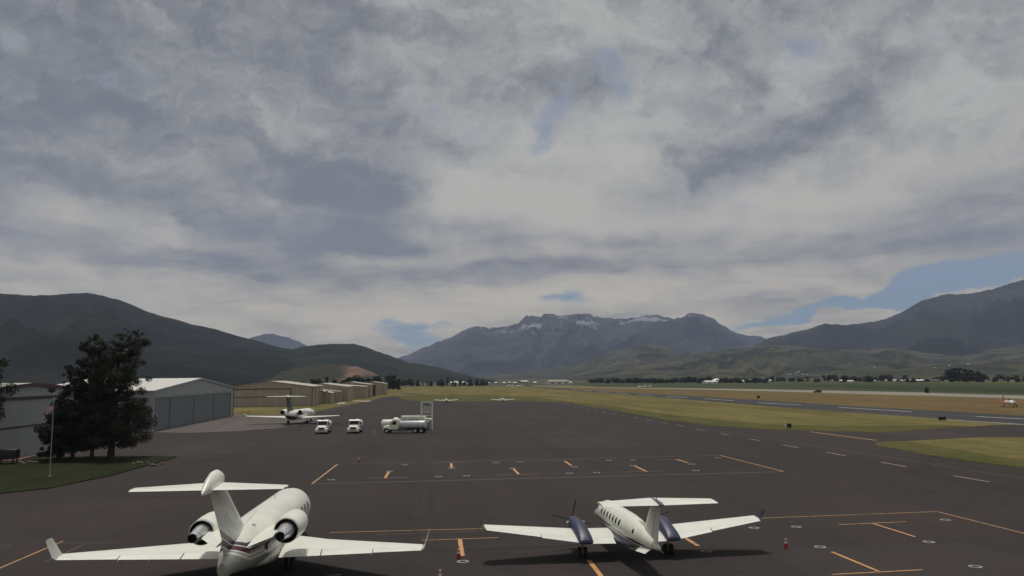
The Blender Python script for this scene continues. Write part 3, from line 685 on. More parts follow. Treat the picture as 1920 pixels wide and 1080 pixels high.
def prop_paint():
    o = objco(); x, y, z = split(o)
    col = mixc(noi(o, 0.9, 5, 0.6).ss(0.3, 0.7), (0.68, 0.69, 0.61), (0.78, 0.79, 0.70))
    c = z - (1.66 + (y - 6.0) * 0.012)
    s1 = c.ss(-0.065, -0.055) * (1.0 - c.ss(0.065, 0.075)) * (1.0 - y.ss(12.5, 13.5))
    s2 = (c + 0.24).ss(-0.03, -0.02) * (1.0 - (c + 0.24).ss(0.04, 0.05)) * (1.0 - y.ss(12.5, 13.5))
    col = mixc(s1, col, (0.020, 0.016, 0.018)); col = mixc(s2, col, (0.025, 0.020, 0.022))
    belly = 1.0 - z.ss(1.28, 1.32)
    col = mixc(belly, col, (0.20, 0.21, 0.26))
    pan = (1.0 - E.m('PINGPONG', y, 0.8).ss(0.0, 0.015)) * 0.18
    return mixc(pan, col, (0.36, 0.36, 0.34))
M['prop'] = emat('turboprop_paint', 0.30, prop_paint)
def small_white():
    o = objco(); return mixc(noi(o, 1.0, 4).ss(0.3, 0.7), (0.70, 0.70, 0.68), (0.78, 0.78, 0.75))
M['plane_white'] = emat('aircraft_white', 0.4, small_white)

def airliner_gear_set(t, pts, nose):
    for (x, y_, zt) in pts: gear(t, x, y_, zt, 0.40)
    gear(t, nose[0], nose[1], nose[2], 0.28, 'nose_gear')

def jet_a(label, loc, rz, cat='jet'):
    t = thing('business_jet', label, cat, loc, rz)
    st = [(0.35, 1.90, .16, .34), (0.5, 1.90, .26, .44), (1.4, 2.0, .44, .58), (2.8, 2.10, .78, .86), (4.4, 2.16, 1.10, 1.16), (6.2, 2.17, 1.29, 1.30), (8.2, 2.15, 1.345, 1.345), (16.6, 2.15, 1.345, 1.345),
          (17.7, 2.10, 1.27, 1.28), (18.6, 1.98, 1.08, 1.08), (19.5, 1.83, .82, .80), (20.2, 1.72, .54, .52), (20.65, 1.66, .30, .28), (20.85, 1.64, .05, .05)]
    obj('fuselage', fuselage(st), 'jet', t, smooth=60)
    for s_ in (1, -1):
        for i in range(6):
            yy = 16.2 - i * 1.02
            a = 0.24 if s_ > 0 else PI - 0.24
            obj('window', patch(st, yy - .17, yy + .17, a - .15, a + .15), 'glass', t, smooth=True)
    for a0, a1 in ((0.50, 0.98), (1.02, 1.55), (1.59, 2.12), (2.16, 2.64)):
        obj('windshield', patch(st, 18.15, 18.95, a0, a1, off=.015), 'glass', t, smooth=True)
    obj('door', patch(st, 16.6, 17.4, PI - 0.75, PI + 0.75, off=.008, p=6), 'jet', t, smooth=True)
    # fairing that carries the wing through the belly
    fr = MB().rings([[(rx * math.cos(2 * PI * i / 20), yy, 1.22 + rz_ * math.sin(2 * PI * i / 20)) for i in range(20)] for yy, rx, rz_ in ((5.2, .25, .15), (5.8, .9, .42), (7.2, 1.32, .62), (11.0, 1.34, .62), (12.4, .9, .42), (13.2, .3, .15))])
    obj('wing_fairing', fr, 'white', t, smooth=60)
    wing = [(0.9, 11.9, 5.2, 1.22, .115), (3.7, 9.6, 3.5, 1.36, .11), (9.25, 5.45, 1.28, 1.82, .10)]
    for s_ in (1, -1):
        fm = (lambda b: b) if s_ > 0 else mir
        w_ = obj('wing', fm(span_piece(wing, .9, 9.25, 0, .80, n=12)), 'white', t, smooth=50)
        for nm, xa, xb, df in (('flap', 1.35, 3.66, .06), ('flap', 3.72, 6.55, .06), ('aileron', 6.6, 9.2, .02)):
            obj(nm, fm(span_piece(wing, xa, xb, .805, 1.0, defl=R(4) + df, n=5)), 'white2', w_, smooth=50)
        for xx in (3.0, 5.1, 6.5):                       # flap track fairings
            b = MB(); sx = sub(wing, xx); b.lathe_y([(sx[1] - sx[2] * .98 - .12, .01), (sx[1] - sx[2] * .9, .07), (sx[1] - sx[2] * .7, .09), (sx[1] - sx[2] * .5, .02)], xx, sx[3] - .12, 10, True)
            obj('flap_fairing', fm(b), 'white2', w_, smooth=True)
        wl = MB().rings([[(x_ + hz_ * ch * .5, yl - c_ * ch, z_) for c_, hz_ in foil(0, 1, .09, 8)] for (x_, yl, ch, z_) in ((9.24, 5.42, 1.22, 1.80), (9.36, 5.15, 1.06, 1.94), (9.60, 4.62, .74, 2.78), (9.61, 4.52, .5, 2.83))])
        obj('winglet', fm(wl), 'lightgrey', w_, smooth=50)
        # engine
        ex, ez = 2.15 * s_, 2.92
        oc = obj('engine_nacelle', MB().lathe_y([(7.55, .50), (7.62, .54), (7.60, .59), (7.3, .66), (6.6, .72), (5.8, .72), (5.0, .68), (4.45, .635), (4.44, .615), (4.46, .60), (5.3, .60)], ex, ez, 40), 'white', t, smooth=50)
        obj('nacelle_lip', MB().lathe_y([(4.62, .655), (4.43, .642), (4.42, .612), (4.5, .602)], ex, ez, 40), 'steel', oc, smooth=50)
        obj('bypass_duct', MB().lathe_y([(5.29, .600), (5.28, .44)], ex, ez, 40).lathe_y([(4.52, .598), (5.3, .598)], ex, ez, 40), 'void', oc, smooth=50)
        obj('intake', MB().lathe_y([(7.55, .49), (6.9, .52), (6.88, .02)], ex, ez, 32), 'void', oc, smooth=50)
        cone = obj('exhaust_cone', MB().lathe_y([(5.28, .47), (4.5, .43), (3.7, .33), (2.95, .235), (2.94, .215), (3.3, .20)], ex, ez, 40), 'steel', oc, smooth=50)
        obj('exhaust_opening', MB().lathe_y([(2.93, .235), (2.935, .18), (3.15, .17), (3.16, .01)], ex, ez, 32), 'void', cone, smooth=50)
        py = MB().rings([[(x_, yl - c_ * ch, z_ + hz_ * ch * .9) for c_, hz_ in foil(0, 1, .10, 9)] for (x_, yl, ch, z_) in ((.75, 6.9, 5.0, 2.62), (1.75, 6.7, 3.6, 2.88))])
        obj('engine_pylon', py if s_ > 0 else mir(py), 'white', t, smooth=50)
    fin = [(1.9, 6.0, 4.75, .09), (3.35, 4.5, 3.95, .095), (5.90, .55, 2.3, .10)]
    obj('fin', fin_piece([(z, yl, ch * .72 / .72, tk) for z, yl, ch, tk in fin], 0, .70), 'jetfin', t, smooth=50)
    obj('rudder', fin_piece([(1.92, 5.98, 4.74, .09), (3.35, 4.5, 3.96, .095), (5.88, .57, 2.32, .10)], .705, 1.0, n=5), 'jetfin', t, smooth=50)
    # dorsal fairing and scoop
    dk = MB().rings([[(w_ * math.cos(PI * i / 8), yy, z0 + h_ * math.sin(PI * i / 8)) for i in range(9)] for yy, w_, z0, h_ in ((4.2, .16, 3.0, .35), (5.6, .13, 3.30, .24), (7.2, .05, 3.45, .08))])
    obj('dorsal_fairing', dk, 'jet', t, smooth=50)
    # bullet and tailplane
    bl = MB().rings([[(w_ * math.cos(2 * PI * i / 20), yy - 2.3, zc + .26 + h_ * math.sin(2 * PI * i / 20)) for i in range(20)] for yy, w_, h_, zc in ((-.15, .03, .05, 5.52), (.2, .13, .16, 5.62), (.8, .22, .34, 5.78), (1.5, .27, .46, 5.88), (2.1, .28, .46, 5.90), (2.7, .21, .34, 5.86), (3.1, .09, .16, 5.78))])
    obj('tail_bullet', bl, 'white', t, smooth=50)
    tp = [(0.0, .45, 2.1, 5.90, .10), (3.38, -.75, 1.05, 5.90, .09), (3.45, -.95, .7, 5.90, .06)]
    for s_ in (1, -1):
        fm = (lambda b: b) if s_ > 0 else mir
        h_ = obj('tailplane', fm(wing_piece(tp, 0, .70)), 'white', t, smooth=50)
        obj('elevator', fm(span_piece(tp, .18, 3.38, .71, 1.0, n=5, defl=R(3))), 'white2', h_, smooth=50)
    for c_ in list(COL.objects):
        if c_.parent == t and c_.name.split('.')[0] in ('fin', 'rudder'): c_.location.x = -.10
        if c_.parent == t and c_.name.split('.')[0] in ('tailplane', 'tail_bullet'): c_.location.x = -.20
    ra = MB().rings([[(.028 * math.cos(2 * PI * i / 8), yy, 3.50 + hh + .02 * math.sin(2 * PI * i / 8)) for i in range(8)] for yy, hh in ((12.0, -.03), (12.1, .22), (12.16, .24))])
    obj('antenna', ra, 'white2', t); 
    vn = MB(); vn.lathe_z([(3.10, .15), (3.27, .13)], .45, 4.6, 16); obj('vent', vn, 'white2', t)
    vn2 = MB(); vn2.lathe_z([(3.15, .075), (3.282, .07)], .45, 4.6, 16); obj('vent', vn2, 'void', t)
    dm = MB(); dm.box(1.02, 1.22, 4.6, 5.3, 1.95, 2.25); obj('service_door', dm, 'dkgrey', t)
    airliner_gear_set(t, [(1.6, 8.6, 1.2), (-1.6, 8.6, 1.2)], (0, 18.2, 1.1))
    for s_ in (1, -1):
        d_ = MB(); d_.box(s_ * .16 - .015, s_ * .16 + .015, 17.6, 18.6, .55, 1.0); obj('gear_door', d_, 'white2', t)
    return t
JET_TAIL = dp(408, 900, 36.9)
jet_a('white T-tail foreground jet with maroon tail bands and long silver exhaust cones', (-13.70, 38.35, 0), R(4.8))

M['wl_dark'] = flat('dark_winglet_paint', (.018, .019, .035), .5)
def prop_plane(label, loc, rz):
    t = thing('turboprop_plane', label, 'turboprop plane', loc, rz)
    st = [(.45, 1.80, .03, .04), (.9, 1.81, .13, .16), (2.0, 1.84, .33, .40), (3.4, 1.88, .54, .62), (5.0, 1.91, .70, .78), (6.3, 1.91, .76, .84), (10.3, 1.91, .76, .84), (11.4, 1.90, .75, .83),
          (12.1, 1.76, .68, .68), (12.8, 1.62, .55, .51), (13.6, 1.50, .36, .33), (14.2, 1.43, .17, .16), (14.4, 1.42, .02, .02)]
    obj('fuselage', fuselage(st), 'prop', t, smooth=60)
    for s_ in (1, -1):
        for i in range(7):
            yy = 10.15 - i * .69; a = 0.42 if s_ > 0 else PI - 0.42
            obj('window', patch(st, yy - .15, yy + .15, a - .24, a + .24, p=2.2), 'glass', t, smooth=True)
        a = 0.42 if s_ > 0 else PI - .42
        obj('window', patch(st, 3.6, 3.86, a - .22, a + .22, p=2), 'glass', t, smooth=True)
    for a0, a1 in ((0.35, 0.85), (.90, 1.54), (1.60, 2.24), (2.29, 2.79)):
        obj('windshield', patch(st, 11.25, 12.05, a0, a1, off=.015), 'glass', t, smooth=True)
    obj('door', patch(st, 4.7, 5.5, PI - .75, PI + .75, off=.008, p=5), 'prop', t, smooth=True)
    wing = [(0.0, 9.15, 3.05, 1.22, .14), (2.6, 9.05, 2.9, 1.26, .14), (8.50, 8.05, 1.25, 1.97, .11)]
    fr = MB().rings([[(rx * math.cos(2 * PI * i / 20), yy, 1.20 + rz_ * math.sin(2 * PI * i / 20)) for i in range(20)] for yy, rx, rz_ in ((4.6, .2, .10), (5.2, .62, .25), (6.4, .80, .36), (8.2, .80, .36), (9.2, .5, .2), (9.7, .15, .08))])
    obj('wing_fairing', fr, flat('belly_grey_blue', (0.20, 0.21, 0.26), .4), t, smooth=60)
    for s_ in (1, -1):
        fm = (lambda b: b) if s_ > 0 else mir
        w_ = obj('wing', fm(span_piece(wing, .3, 8.50, 0, .78, n=12, tw=R(3.5))), 'white', t, smooth=50)
        for nm, xa, xb, df in (('flap', .86, 2.28, .12), ('flap', 3.02, 5.2, .10), ('aileron', 5.25, 8.45, .0)):
            obj(nm, fm(span_piece(wing, xa, xb, .785, 1.0, defl=df, n=5, tw=R(3.5))), 'white2', w_, smooth=50)
        bt = MB().rings([[(sx[0], sx[1] - c_ * sx[2] + .012, sx[3] + hz_ * sx[2] * 1.05 - math.tan(R(3.5)) * (c_ - .25) * sx[2]) for c_, hz_ in foil(0, .05, sx[4] * 1.03, 6)] for sx in (sub(wing, 3.1), sub(wing, 8.2))])
        obj('deice_boot', fm(bt), 'silver', w_, smooth=50)
        wl = MB().rings([[(x_ + hz_ * ch * .5, yl - c_ * ch, z_) for c_, hz_ in foil(0, 1, .09, 8)] for (x_, yl, ch, z_) in ((8.49, 8.05, 1.2, 1.95), (8.61, 7.85, .85, 2.0), (8.70, 7.65, .62, 2.12), (8.80, 7.15, .32, 2.54))])
        obj('winglet', fm(wl), M['wl_dark'] if s_ > 0 else 'dkgrey', w_, smooth=50)
        ex = 2.66
        def sec(yy, w0, zc, h0, tp_=2.5):
            out = []
            for i in range(24):
                a = 2 * PI * i / 24; ca, sa = math.cos(a), math.sin(a); r_ = 1 / ((abs(ca) ** tp_ + abs(sa) ** tp_) ** (1 / tp_)); out.append((ex + w0 * ca * r_, yy, zc + h0 * sa * r_))
            return out
        nb = MB().rings([sec(5.95, .36, 1.16, .05), sec(6.05, .42, 1.18, .14), sec(6.5, .44, 1.30, .28), (sec(7.2, .44, 1.44, .38)), sec(7.8, .44, 1.55, .44), sec(8.4, .42, 1.64, .43), sec(9.2, .36, 1.71, .37), sec(9.85, .28, 1.75, .29), sec(10.05, .22, 1.76, .22)])
        nc = obj('engine_nacelle', fm(nb), 'navy', t, smooth=55)
        for q in (1, -1):
            e_ = MB(); e_.cyl((ex + q * .30, 9.3, 1.75), (ex + q * .52, 8.95, 1.83), .085, .075, n=12); obj('exhaust_stack', fm(e_), 'steel', nc, smooth=True)
        ch_ = MB(); ch_.box(ex - .2, ex + .2, 9.3, 9.95, 1.30, 1.48); obj('air_scoop', fm(ch_), 'navy', nc, bevel=.03)
        hb = MB().lathe_y([(10.06, .20), (10.2, .19), (10.42, .10), (10.5, .01)], ex, 1.76, 20, True); pr = obj('propeller_hub', fm(hb), 'dkgrey', t, smooth=60)
        for kx in range(4):
            a = R(-14 + 90 * kx)
            rr = []
            for r_, ch, twi in ((.16, .08, 80), (.45, .17, 76), (.9, .17, 72), (1.15, .12, 68), (1.24, .05, 66)):
                pts = []
                for cc, th in ((-.5, 0), (0, .035), (.5, 0), (0, -.035)):
                    px_ = cc * ch * math.cos(R(twi)) + th * math.sin(R(twi)); py_ = cc * ch * math.sin(R(twi)) - th * math.cos(R(twi))
                    pts.append((ex + math.sin(a) * r_ + math.cos(a) * px_, 10.22 + py_, 1.76 + math.cos(a) * r_ - math.sin(a) * px_))
                rr.append(pts)
            obj('propeller_blade', fm(MB().rings(rr)), 'black', pr, smooth=50)
        gear(t, ex * s_, 7.2, 1.2, .34)
    gear(t, 0, 12.2, 1.2, .27, 'nose_gear', False)
    obj('fin', fin_piece([(1.95, 4.1, 3.3, .10), (2.5, 3.1, 2.35, .10), (4.08, 1.72, 1.50, .10)], 0, .63), 'white', t, smooth=50)
    obj('rudder', fin_piece([(1.97, 3.98, 3.2, .095), (2.5, 3.1, 2.37, .10), (4.06, 1.74, 1.52, .10)], .700, 1.0, n=5), 'white2', t, smooth=50)
    lf = MB().rings([[(0.03 * math.cos(2 * PI * i / 8) * k_, yy, zz + .02 * k_ * math.sin(2 * PI * i / 8)) for i in range(8)] for yy, zz, k_ in ((3.6, 2.36, 1.5), (5.2, 2.56, 1.4), (6.6, 2.60, .5))])
    obj('dorsal_fin', MB().rings([[(w_, yy, zz), (0, yy, zz + h_), (-w_, yy, zz)] for yy, zz, h_, w_ in ((2.8, 2.1, .62, .06), (4.4, 2.42, .22, .05), (6.2, 2.55, .06, .02))]), 'white', t, smooth=50)
    bl = MB().rings([[(w_ * math.cos(2 * PI * i / 16), yy, 4.12 + h_ * math.sin(2 * PI * i / 16)) for i in range(16)] for yy, w_, h_ in ((-.05, .03, .03), (.25, .13, .14), (1.0, .18, .17), (1.7, .17, .15), (2.05, .09, .09), (2.2, .02, .02))])
    tb = obj('tail_bullet', bl, 'dkgrey', t, smooth=50)
    bc = MB(); bc.cyl((0, .9, 4.26), (0, .9, 4.46), .03, .012, n=8); obj('beacon', bc, 'dkgrey', tb)
    tp = [(0.0, 2.15, 2.15, 4.14, .10), (3.1, 1.45, 1.35, 4.14, .09)]
    for s_ in (1, -1):
        fm = (lambda b: b) if s_ > 0 else mir
        h_ = obj('tailplane', fm(wing_piece(tp, 0, .66)), 'white', t, smooth=50)
        obj('elevator', fm(span_piece(tp, .14, 3.1, .67, 1.0, n=5, defl=R(2))), 'white2', h_, smooth=50)
        b_ = MB().rings([[(x_, y_, z_), (x_ + .03, y_, z_), (x2 + .03, y_, z2), (x2, y_, z2)] for y_, x_, z_, x2, z2 in ((1.5, .16, 1.62, .50, 1.38), (2.9, .30, 1.50, .62, 1.26))])
        obj('ventral_strake', fm(b_), 'white', t)
    b_ = MB(); b_.box(-.05, -.45, 3.0, 3.3, 2.35, 2.36)
    an = MB(); an.prism_x([(8.1, 2.58), (8.5, 2.58), (8.35, 2.80), (8.18, 2.80)], -.012, .012); obj('antenna', an, 'white2', t)
    an = MB(); an.cyl((0, 6.6, .94), (0, 6.2, .70), .02, .01, 6); obj('antenna', an, 'galv', t)
    return t
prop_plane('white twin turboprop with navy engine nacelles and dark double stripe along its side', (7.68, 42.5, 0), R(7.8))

def jet_b(label, loc, rz):
    t = thing('business_jet', label, 'jet', loc, rz)
    st = [(.4, 2.6, .12, .3), (1.2, 2.5, .5, .62), (3.2, 2.35, .95, 1.0), (6, 2.25, 1.2, 1.2), (18, 2.25, 1.2, 1.2), (20.2, 2.1, 1.05, 1.02), (21.8, 1.85, .68, .66), (23, 1.7, .1, .1)]
    def pb():
        o = objco(); x, y, z = split(o)
        return mixc((1.0 - (z + y * .12).ss(2.45, 2.5)) * (1.0 - y.ss(5.5, 6.5)), (0.76, 0.76, 0.72), (0.06, 0.055, 0.06))
    obj('fuselage', fuselage(st, .5, 28), emat('striped_jet_paint', .35, pb), t, smooth=60)
    for s_ in (1, -1):
        for i in range(6):
            a = 0.25 if s_ > 0 else PI - .25; yy = 17 - i * 1.5
            obj('window', patch(st, yy - .28, yy + .28, a - .14, a + .14), 'glass', t, smooth=True)
    wing = [(0.8, 14.2, 5.6, 1.35, .11), (4, 11.6, 3.6, 1.6, .11), (11.2, 7.1, 1.5, 2.05, .09)]
    for s_ in (1, -1):
        fm = (lambda b: b) if s_ > 0 else mir
        w_ = obj('wing', fm(wing_piece(wing, 0, 1)), 'white', t, smooth=50)
        obj('winglet', fm(MB().rings([[(x_ + hz_ * ch * .5, yl - c_ * ch, z_) for c_, hz_ in foil(0, 1, .09, 6)] for (x_, yl, ch, z_) in ((11.18, 7.1, 1.45, 2.03), (11.7, 6.1, .7, 2.7))])), 'greyp', w_, smooth=50)
        ex = 2.1 * s_
        oc = obj('engine_nacelle', MB().lathe_y([(8.6, .52), (8.7, .56), (8.2, .70), (6.5, .72), (4.6, .56), (4.5, .5), (5.0, .45), (5.0, .01)], ex, 2.95, 24), 'white', t, smooth=50)
        obj('exhaust_opening', MB().lathe_y([(4.49, .53), (4.52, .46), (4.9, .42), (4.92, .01)], ex, 2.95, 20), 'void', oc)
        p_ = MB(); p_.box(min(ex, .9 * s_), max(ex, .9 * s_), 5.2, 7.8, 2.75, 2.95); obj('engine_pylon', p_, 'white', t, bevel=.05)
        obj('tailplane', fm(wing_piece([(0, 2.9, 2.3, 6.75, .1), (4.6, 1.2, 1.1, 6.75, .09)], 0, 1)), 'white', t, smooth=50)
    def fb():
        o = objco(); x, y, z = split(o); return mixc(z.ss(6.3, 6.5), (0.10, 0.10, 0.11), (0.5, 0.5, 0.48))  # fin colour darkened below the tip to carry the shadow on its face
    obj('fin', fin_piece([(3.0, 6.4, 4.8, .1), (6.7, 3.0, 2.4, .1)], 0, 1), emat('shadowed_fin_paint', .35, fb), t, smooth=50)
    obj('tail_bullet', MB().lathe_y([(-.2, .03), (.3, .16), (1.6, .2), (2.8, .17), (3.3, .03)], 0, 6.82, 14, True), 'white', t, smooth=50)
    airliner_gear_set(t, [(2.3, 9.6, 1.5), (-2.3, 9.6, 1.5)], (0, 20.5, 1.3))
    return t

def small_plane(name, label, cat, loc, rz, mat='plane_white', cowl=None, group=None):
    t = thing(name, label, cat, loc, rz, group)
    st = [(0, 1.15, .05, .08), (1, 1.15, .18, .22), (3, 1.2, .48, .52), (4.2, 1.25, .58, .72), (5.4, 1.15, .55, .58), (6.8, 1.1, .48, .44), (7.2, 1.08, .3, .28)]
    obj('fuselage', fuselage(st, .3, 20), cowl or mat, t, smooth=60)
    obj('canopy', MB().rings([[(w_ * math.cos(PI * i / 10), yy, zc + h_ * math.sin(PI * i / 10)) for i in range(11)] for yy, w_, zc, h_ in ((3.0, .2, 1.62, .1), (3.8, .48, 1.6, .42), (4.7, .48, 1.6, .42), (5.5, .3, 1.6, .08))]), 'glass', t, smooth=60)
    wing = [(.3, 5.3, 1.8, .85, .14), (5.1, 5.0, 1.3, 1.25, .12)]
    for s_ in (1, -1):
        fm = (lambda b: b) if s_ > 0 else mir
        obj('wing', fm(wing_piece(wing, 0, 1)), mat, t, smooth=50)
        obj('tailplane', fm(wing_piece([(.05, 1.3, 1.0, 1.35, .1), (1.7, 1.0, .7, 1.35, .09)], 0, 1)), mat, t, smooth=50)
        g_ = MB(); g_.cyl((1.4 * s_, 4.4, .25), (1.2 * s_, 4.5, .95), .05); wheel(g_, 1.4 * s_, 4.4, .24, .14); obj('main_gear', g_, 'black', t)
    obj('fin', fin_piece([(1.25, 1.5, 1.4, .09), (2.75, .6, .7, .09)], 0, 1), mat, t, smooth=50)
    g_ = MB(); g_.cyl((0, 6.4, .25), (0, 6.4, 1.0), .05); wheel(g_, 0, 6.4, .22, .12); obj('nose_gear', g_, 'black', t)
    obj('spinner', MB().lathe_y([(7.18, .16), (7.35, .12), (7.5, .01)], 0, 1.1, 12, True), 'dkgrey', t)
    for a in (R(20), R(200)):
        b_ = MB(); b_.cyl((math.sin(a) * .1, 7.28, 1.1 + math.cos(a) * .1), (math.sin(a) * .95, 7.28, 1.1 + math.cos(a) * .95), .06, .03, 6); obj('propeller_blade', b_, 'black', t)
    return t
g_ = gp(552, 795); jet_b('white jet with a shadow-dark fin parked on the pale apron in front of the hangars', (g_.x + .1, g_.y - 8.6, 0), R(-2.5))
for i, (px, py, rz, lb) in enumerate([(836, 754.3, 187, 'small white low-wing plane at the far apron edge, just right of the fuel station sign'), (941, 753.3, 185, 'small white low-wing plane alone at the far apron edge, right of the other one')]):
    q = gp(px, py); small_plane('small_plane', lb, 'small plane', (q.x, q.y, 0), R(rz), group='small planes at the far end of the apron')
q = gp(1899, 763); small_plane('small_plane', 'red-winged small plane with a white nose beyond the runway at the right edge', 'small plane', (q.x, q.y + 5, 0), R(168), mat='redp', cowl='plane_white').scale = (1.3, 1.3, 1.3)

# ================================================================== VEHICLES AND FUEL EQUIPMENT
def truck(label, loc, rz, body='long', cat='fuel truck', wide_tank=True, tankmat='white2', L=8.6):
    """bonneted refueller; cab front towards +Y"""
    t = thing('fuel_truck', label, cat, loc, rz, 'fuel trucks parked on the apron')
    h = L / 2
    ch = MB(); ch.box(-.42, .42, -h + .1, h - .3, .62, .86); ch.box(-1.1, 1.1, -h + .05, -h + .25, .5, .7); obj('chassis', ch, 'black', t)
    cab = MB(); cab.prism_x([(h - 3.3, .75), (h - 1.55, .75), (h - 1.55, 1.65), (h - 1.95, 2.50), (h - 2.15, 2.62), (h - 3.2, 2.66), (h - 3.3, 2.6)], -1.05, 1.05)
    cb = obj('cab', cab, 'white', t, bevel=.06)
    hd = MB(); hd.rings([[(-w_, yy, .80), (-w_, yy, zt - .14), (-w_ + .2, yy, zt), (w_ - .2, yy, zt), (w_, yy, zt - .14), (w_, yy, .80)] for yy, w_, zt in ((h - 1.55, .90, 1.66), (h - .6, .80, 1.50), (h - .25, .72, 1.34))])
    obj('bonnet', hd, 'white', t, smooth=30)
    for s_ in (1, -1):
        fd_ = MB(); fd_.prism_x([(h - 1.62, .62), (h - 1.62, .98), (h - 1.4, 1.16), (h - .85, 1.16), (h - .35, 1.04), (h - .22, .85), (h - .22, .62), (h - .42, .62), (h - .5, .88), (h - .75, 1.02), (h - 1.2, 1.02), (h - 1.42, .88), (h - 1.5, .62)], s_ * .72 if s_ > 0 else -1.14, 1.14 if s_ > 0 else -.72)
        obj('mudguard', fd_, 'white', t, bevel=.03)
        hl = MB(); hl.box(s_ * .90 - .13, s_ * .90 + .13, h - .22, h - .19, .86, 1.02); obj('headlight', hl, 'lightgrey', t, bevel=.01)
        sw = MB(); sw.prism_x([(h - 2.02, 1.72), (h - 2.3, 2.38), (h - 2.9, 2.38), (h - 2.9, 1.72)], s_ * 1.056 - .006, s_ * 1.056 + .006); obj('side_window', sw, 'glass', t)
        mr = MB(); mr.box(s_ * 1.30 - .1, s_ * 1.30 + .1, h - 1.85, h - 1.78, 1.75, 2.2); mr.cyl((s_ * 1.0, h - 1.8, 2.0), (s_ * 1.3, h - 1.8, 2.0), .02); obj('wing_mirror', mr, 'black', t)
        sp = MB(); sp.box(s_ * .8 - .25, s_ * .8 + .25, h - 3.2, h - 2.1, .45, .55); obj('step', sp, 'galv', t)
    wsn = MB(); wsn.add([(-.96, h - 1.535, 1.72), (.96, h - 1.535, 1.72), (.92, h - 1.885, 2.46), (-.92, h - 1.885, 2.46), (-.96, h - 1.60, 1.69), (.96, h - 1.60, 1.69), (.92, h - 1.97, 2.45), (-.92, h - 1.97, 2.45)], [(0, 1, 2, 3), (0, 4, 5, 1), (1, 5, 6, 2), (2, 6, 7, 3), (3, 7, 4, 0)]); obj('windshield', wsn, 'glass', t)
    gr = MB(); gr.box(-.48, .48, h - .26, h - .22, .92, 1.26); obj('grille', gr, 'black', t, bevel=.02)
    for i in range(4):
        pass
    bp = MB(); bp.box(-1.15, 1.15, h - .18, h, .42, .68); obj('bumper', bp, 'galv' if tankmat == 'tanksteel' else 'lightgrey', t, bevel=.03)
    lb = MB(); lb.box(-.35, .35, h - 2.75, h - 2.55, 2.64, 2.74); obj('beacon_bar', lb, 'dkgrey', t, bevel=.02)
    def elp(yy, k_=1.0): 
        out = []
        for i in range(28):
            a = 2 * PI * i / 28; ca, sa = math.cos(a), math.sin(a); r_ = 1 / ((abs(ca) ** 2.6 + abs(sa) ** 2.6) ** (1 / 2.6)); out.append((1.16 * k_ * ca * r_, yy, 1.72 + .80 * k_ * sa * r_))
        return out
    tk = MB().rings([elp(-h + .35, .90), elp(-h + .45), elp(h - 3.65), elp(h - 3.5, .90)])
    tn = obj('tank', tk, tankmat, t, smooth=40)
    for yy in (-h + 1.5, h - 4.8):
        mh = MB(); mh.lathe_z([(2.45, .28), (2.60, .28), (2.63, .2)], 0, yy, 16); obj('hatch', mh, 'galv', tn)
    rl = MB()
    for s_ in (1, -1):
        rl.box(s_ * .62 - .02, s_ * .62 + .02, -h + .5, h - 3.7, 2.44, 2.56)
    obj('roof_rail', rl, 'galv', tn)
    cbx = MB(); cbx.box(-1.12, 1.12, h - 5.0, h - 3.75, .5, .98); obj('pump_cabinet', cbx, 'white2' if tankmat != 'tanksteel' else 'dkgrey', t, bevel=.02)
    for yy in (-h + .5, -h + 1.8, h - 3.75): obj('tank_strap', MB().rings([elp(yy, 1.012), elp(yy + .07, 1.012)]), 'galv', tn, smooth=30)
    for (yy, xs) in ((h - 1.05, (1.0,)), (-h + 1.1, (.95, .68)), (-h + 2.3, (.95, .68))):
        if L < 8 and yy == -h + 2.3: continue
        for s_ in (1, -1):
            for x_ in xs:
                wm = MB(); wm.cyl((s_ * x_ - .13, yy, .5), (s_ * x_ + .13, yy, .5), .5, n=22); wo_ = obj('wheel', wm, 'black', t, smooth=True)
                rm = MB(); rm.cyl((s_ * (x_ + .135) - .02, yy, .5), (s_ * (x_ + .135) + .02, yy, .5), .26, .2, n=16); obj('rim', rm, 'lightgrey', wo_)
    return t
q = gp(605, 814.5); truck('white fuel truck facing the camera, the left one of the pair beside the grounded jet', (q.x - .65, q.y + 3.6, 0), R(185), L=7.4)
q = gp(664, 813.5); truck('white fuel truck facing the camera, between the left truck and the side-on tanker', (q.x - .5, q.y + 3.6, 0), R(184), L=7.4)
q = gp(760, 812); truck('long white-cabbed tanker truck with a grey aluminium tank, parked side-on before the fuel station', (q.x, q.y, 0), R(84), tankmat='tanksteel', L=9.0)

# fuel station: raised white storage tank with walkway, and its signboard frame
q = gp(759, 806)
t = thing('storage_tank', 'long white horizontal fuel storage tank with a walkway on top, standing behind the tanker truck', 'storage tank', (q.x, q.y + 1.0, 0), R(-2))
tk2 = MB(); tk2.rings([[(x_, r_ * math.cos(2 * PI * i / 28), 1.15 + r_ * math.sin(2 * PI * i / 28)) for i in range(28)] for x_, r_ in ((-5.15, .35), (-5.02, .7), (-4.8, .95), (-4.6, .98), (4.2, .98), (4.45, .92), (4.65, .6), (4.72, .3))])
obj('tank', tk2, 'white', t, smooth=50)
for x_ in (-3.8, 0, 3.4):
    s_ = MB(); s_.prism_x([(-.8, 0), (.8, 0), (.85, .8), (.5, .32), (-.5, .32), (-.85, .8)], x_ - .12, x_ + .12); obj('saddle', s_, 'maroon' if x_ < 0 else 'concrete', t)
mh = MB(); mh.lathe_z([(2.05, .7), (2.28, .68), (2.48, .45), (2.52, .1)], -2.0, 0, 20); obj('hatch', mh, 'white', t, smooth=40)
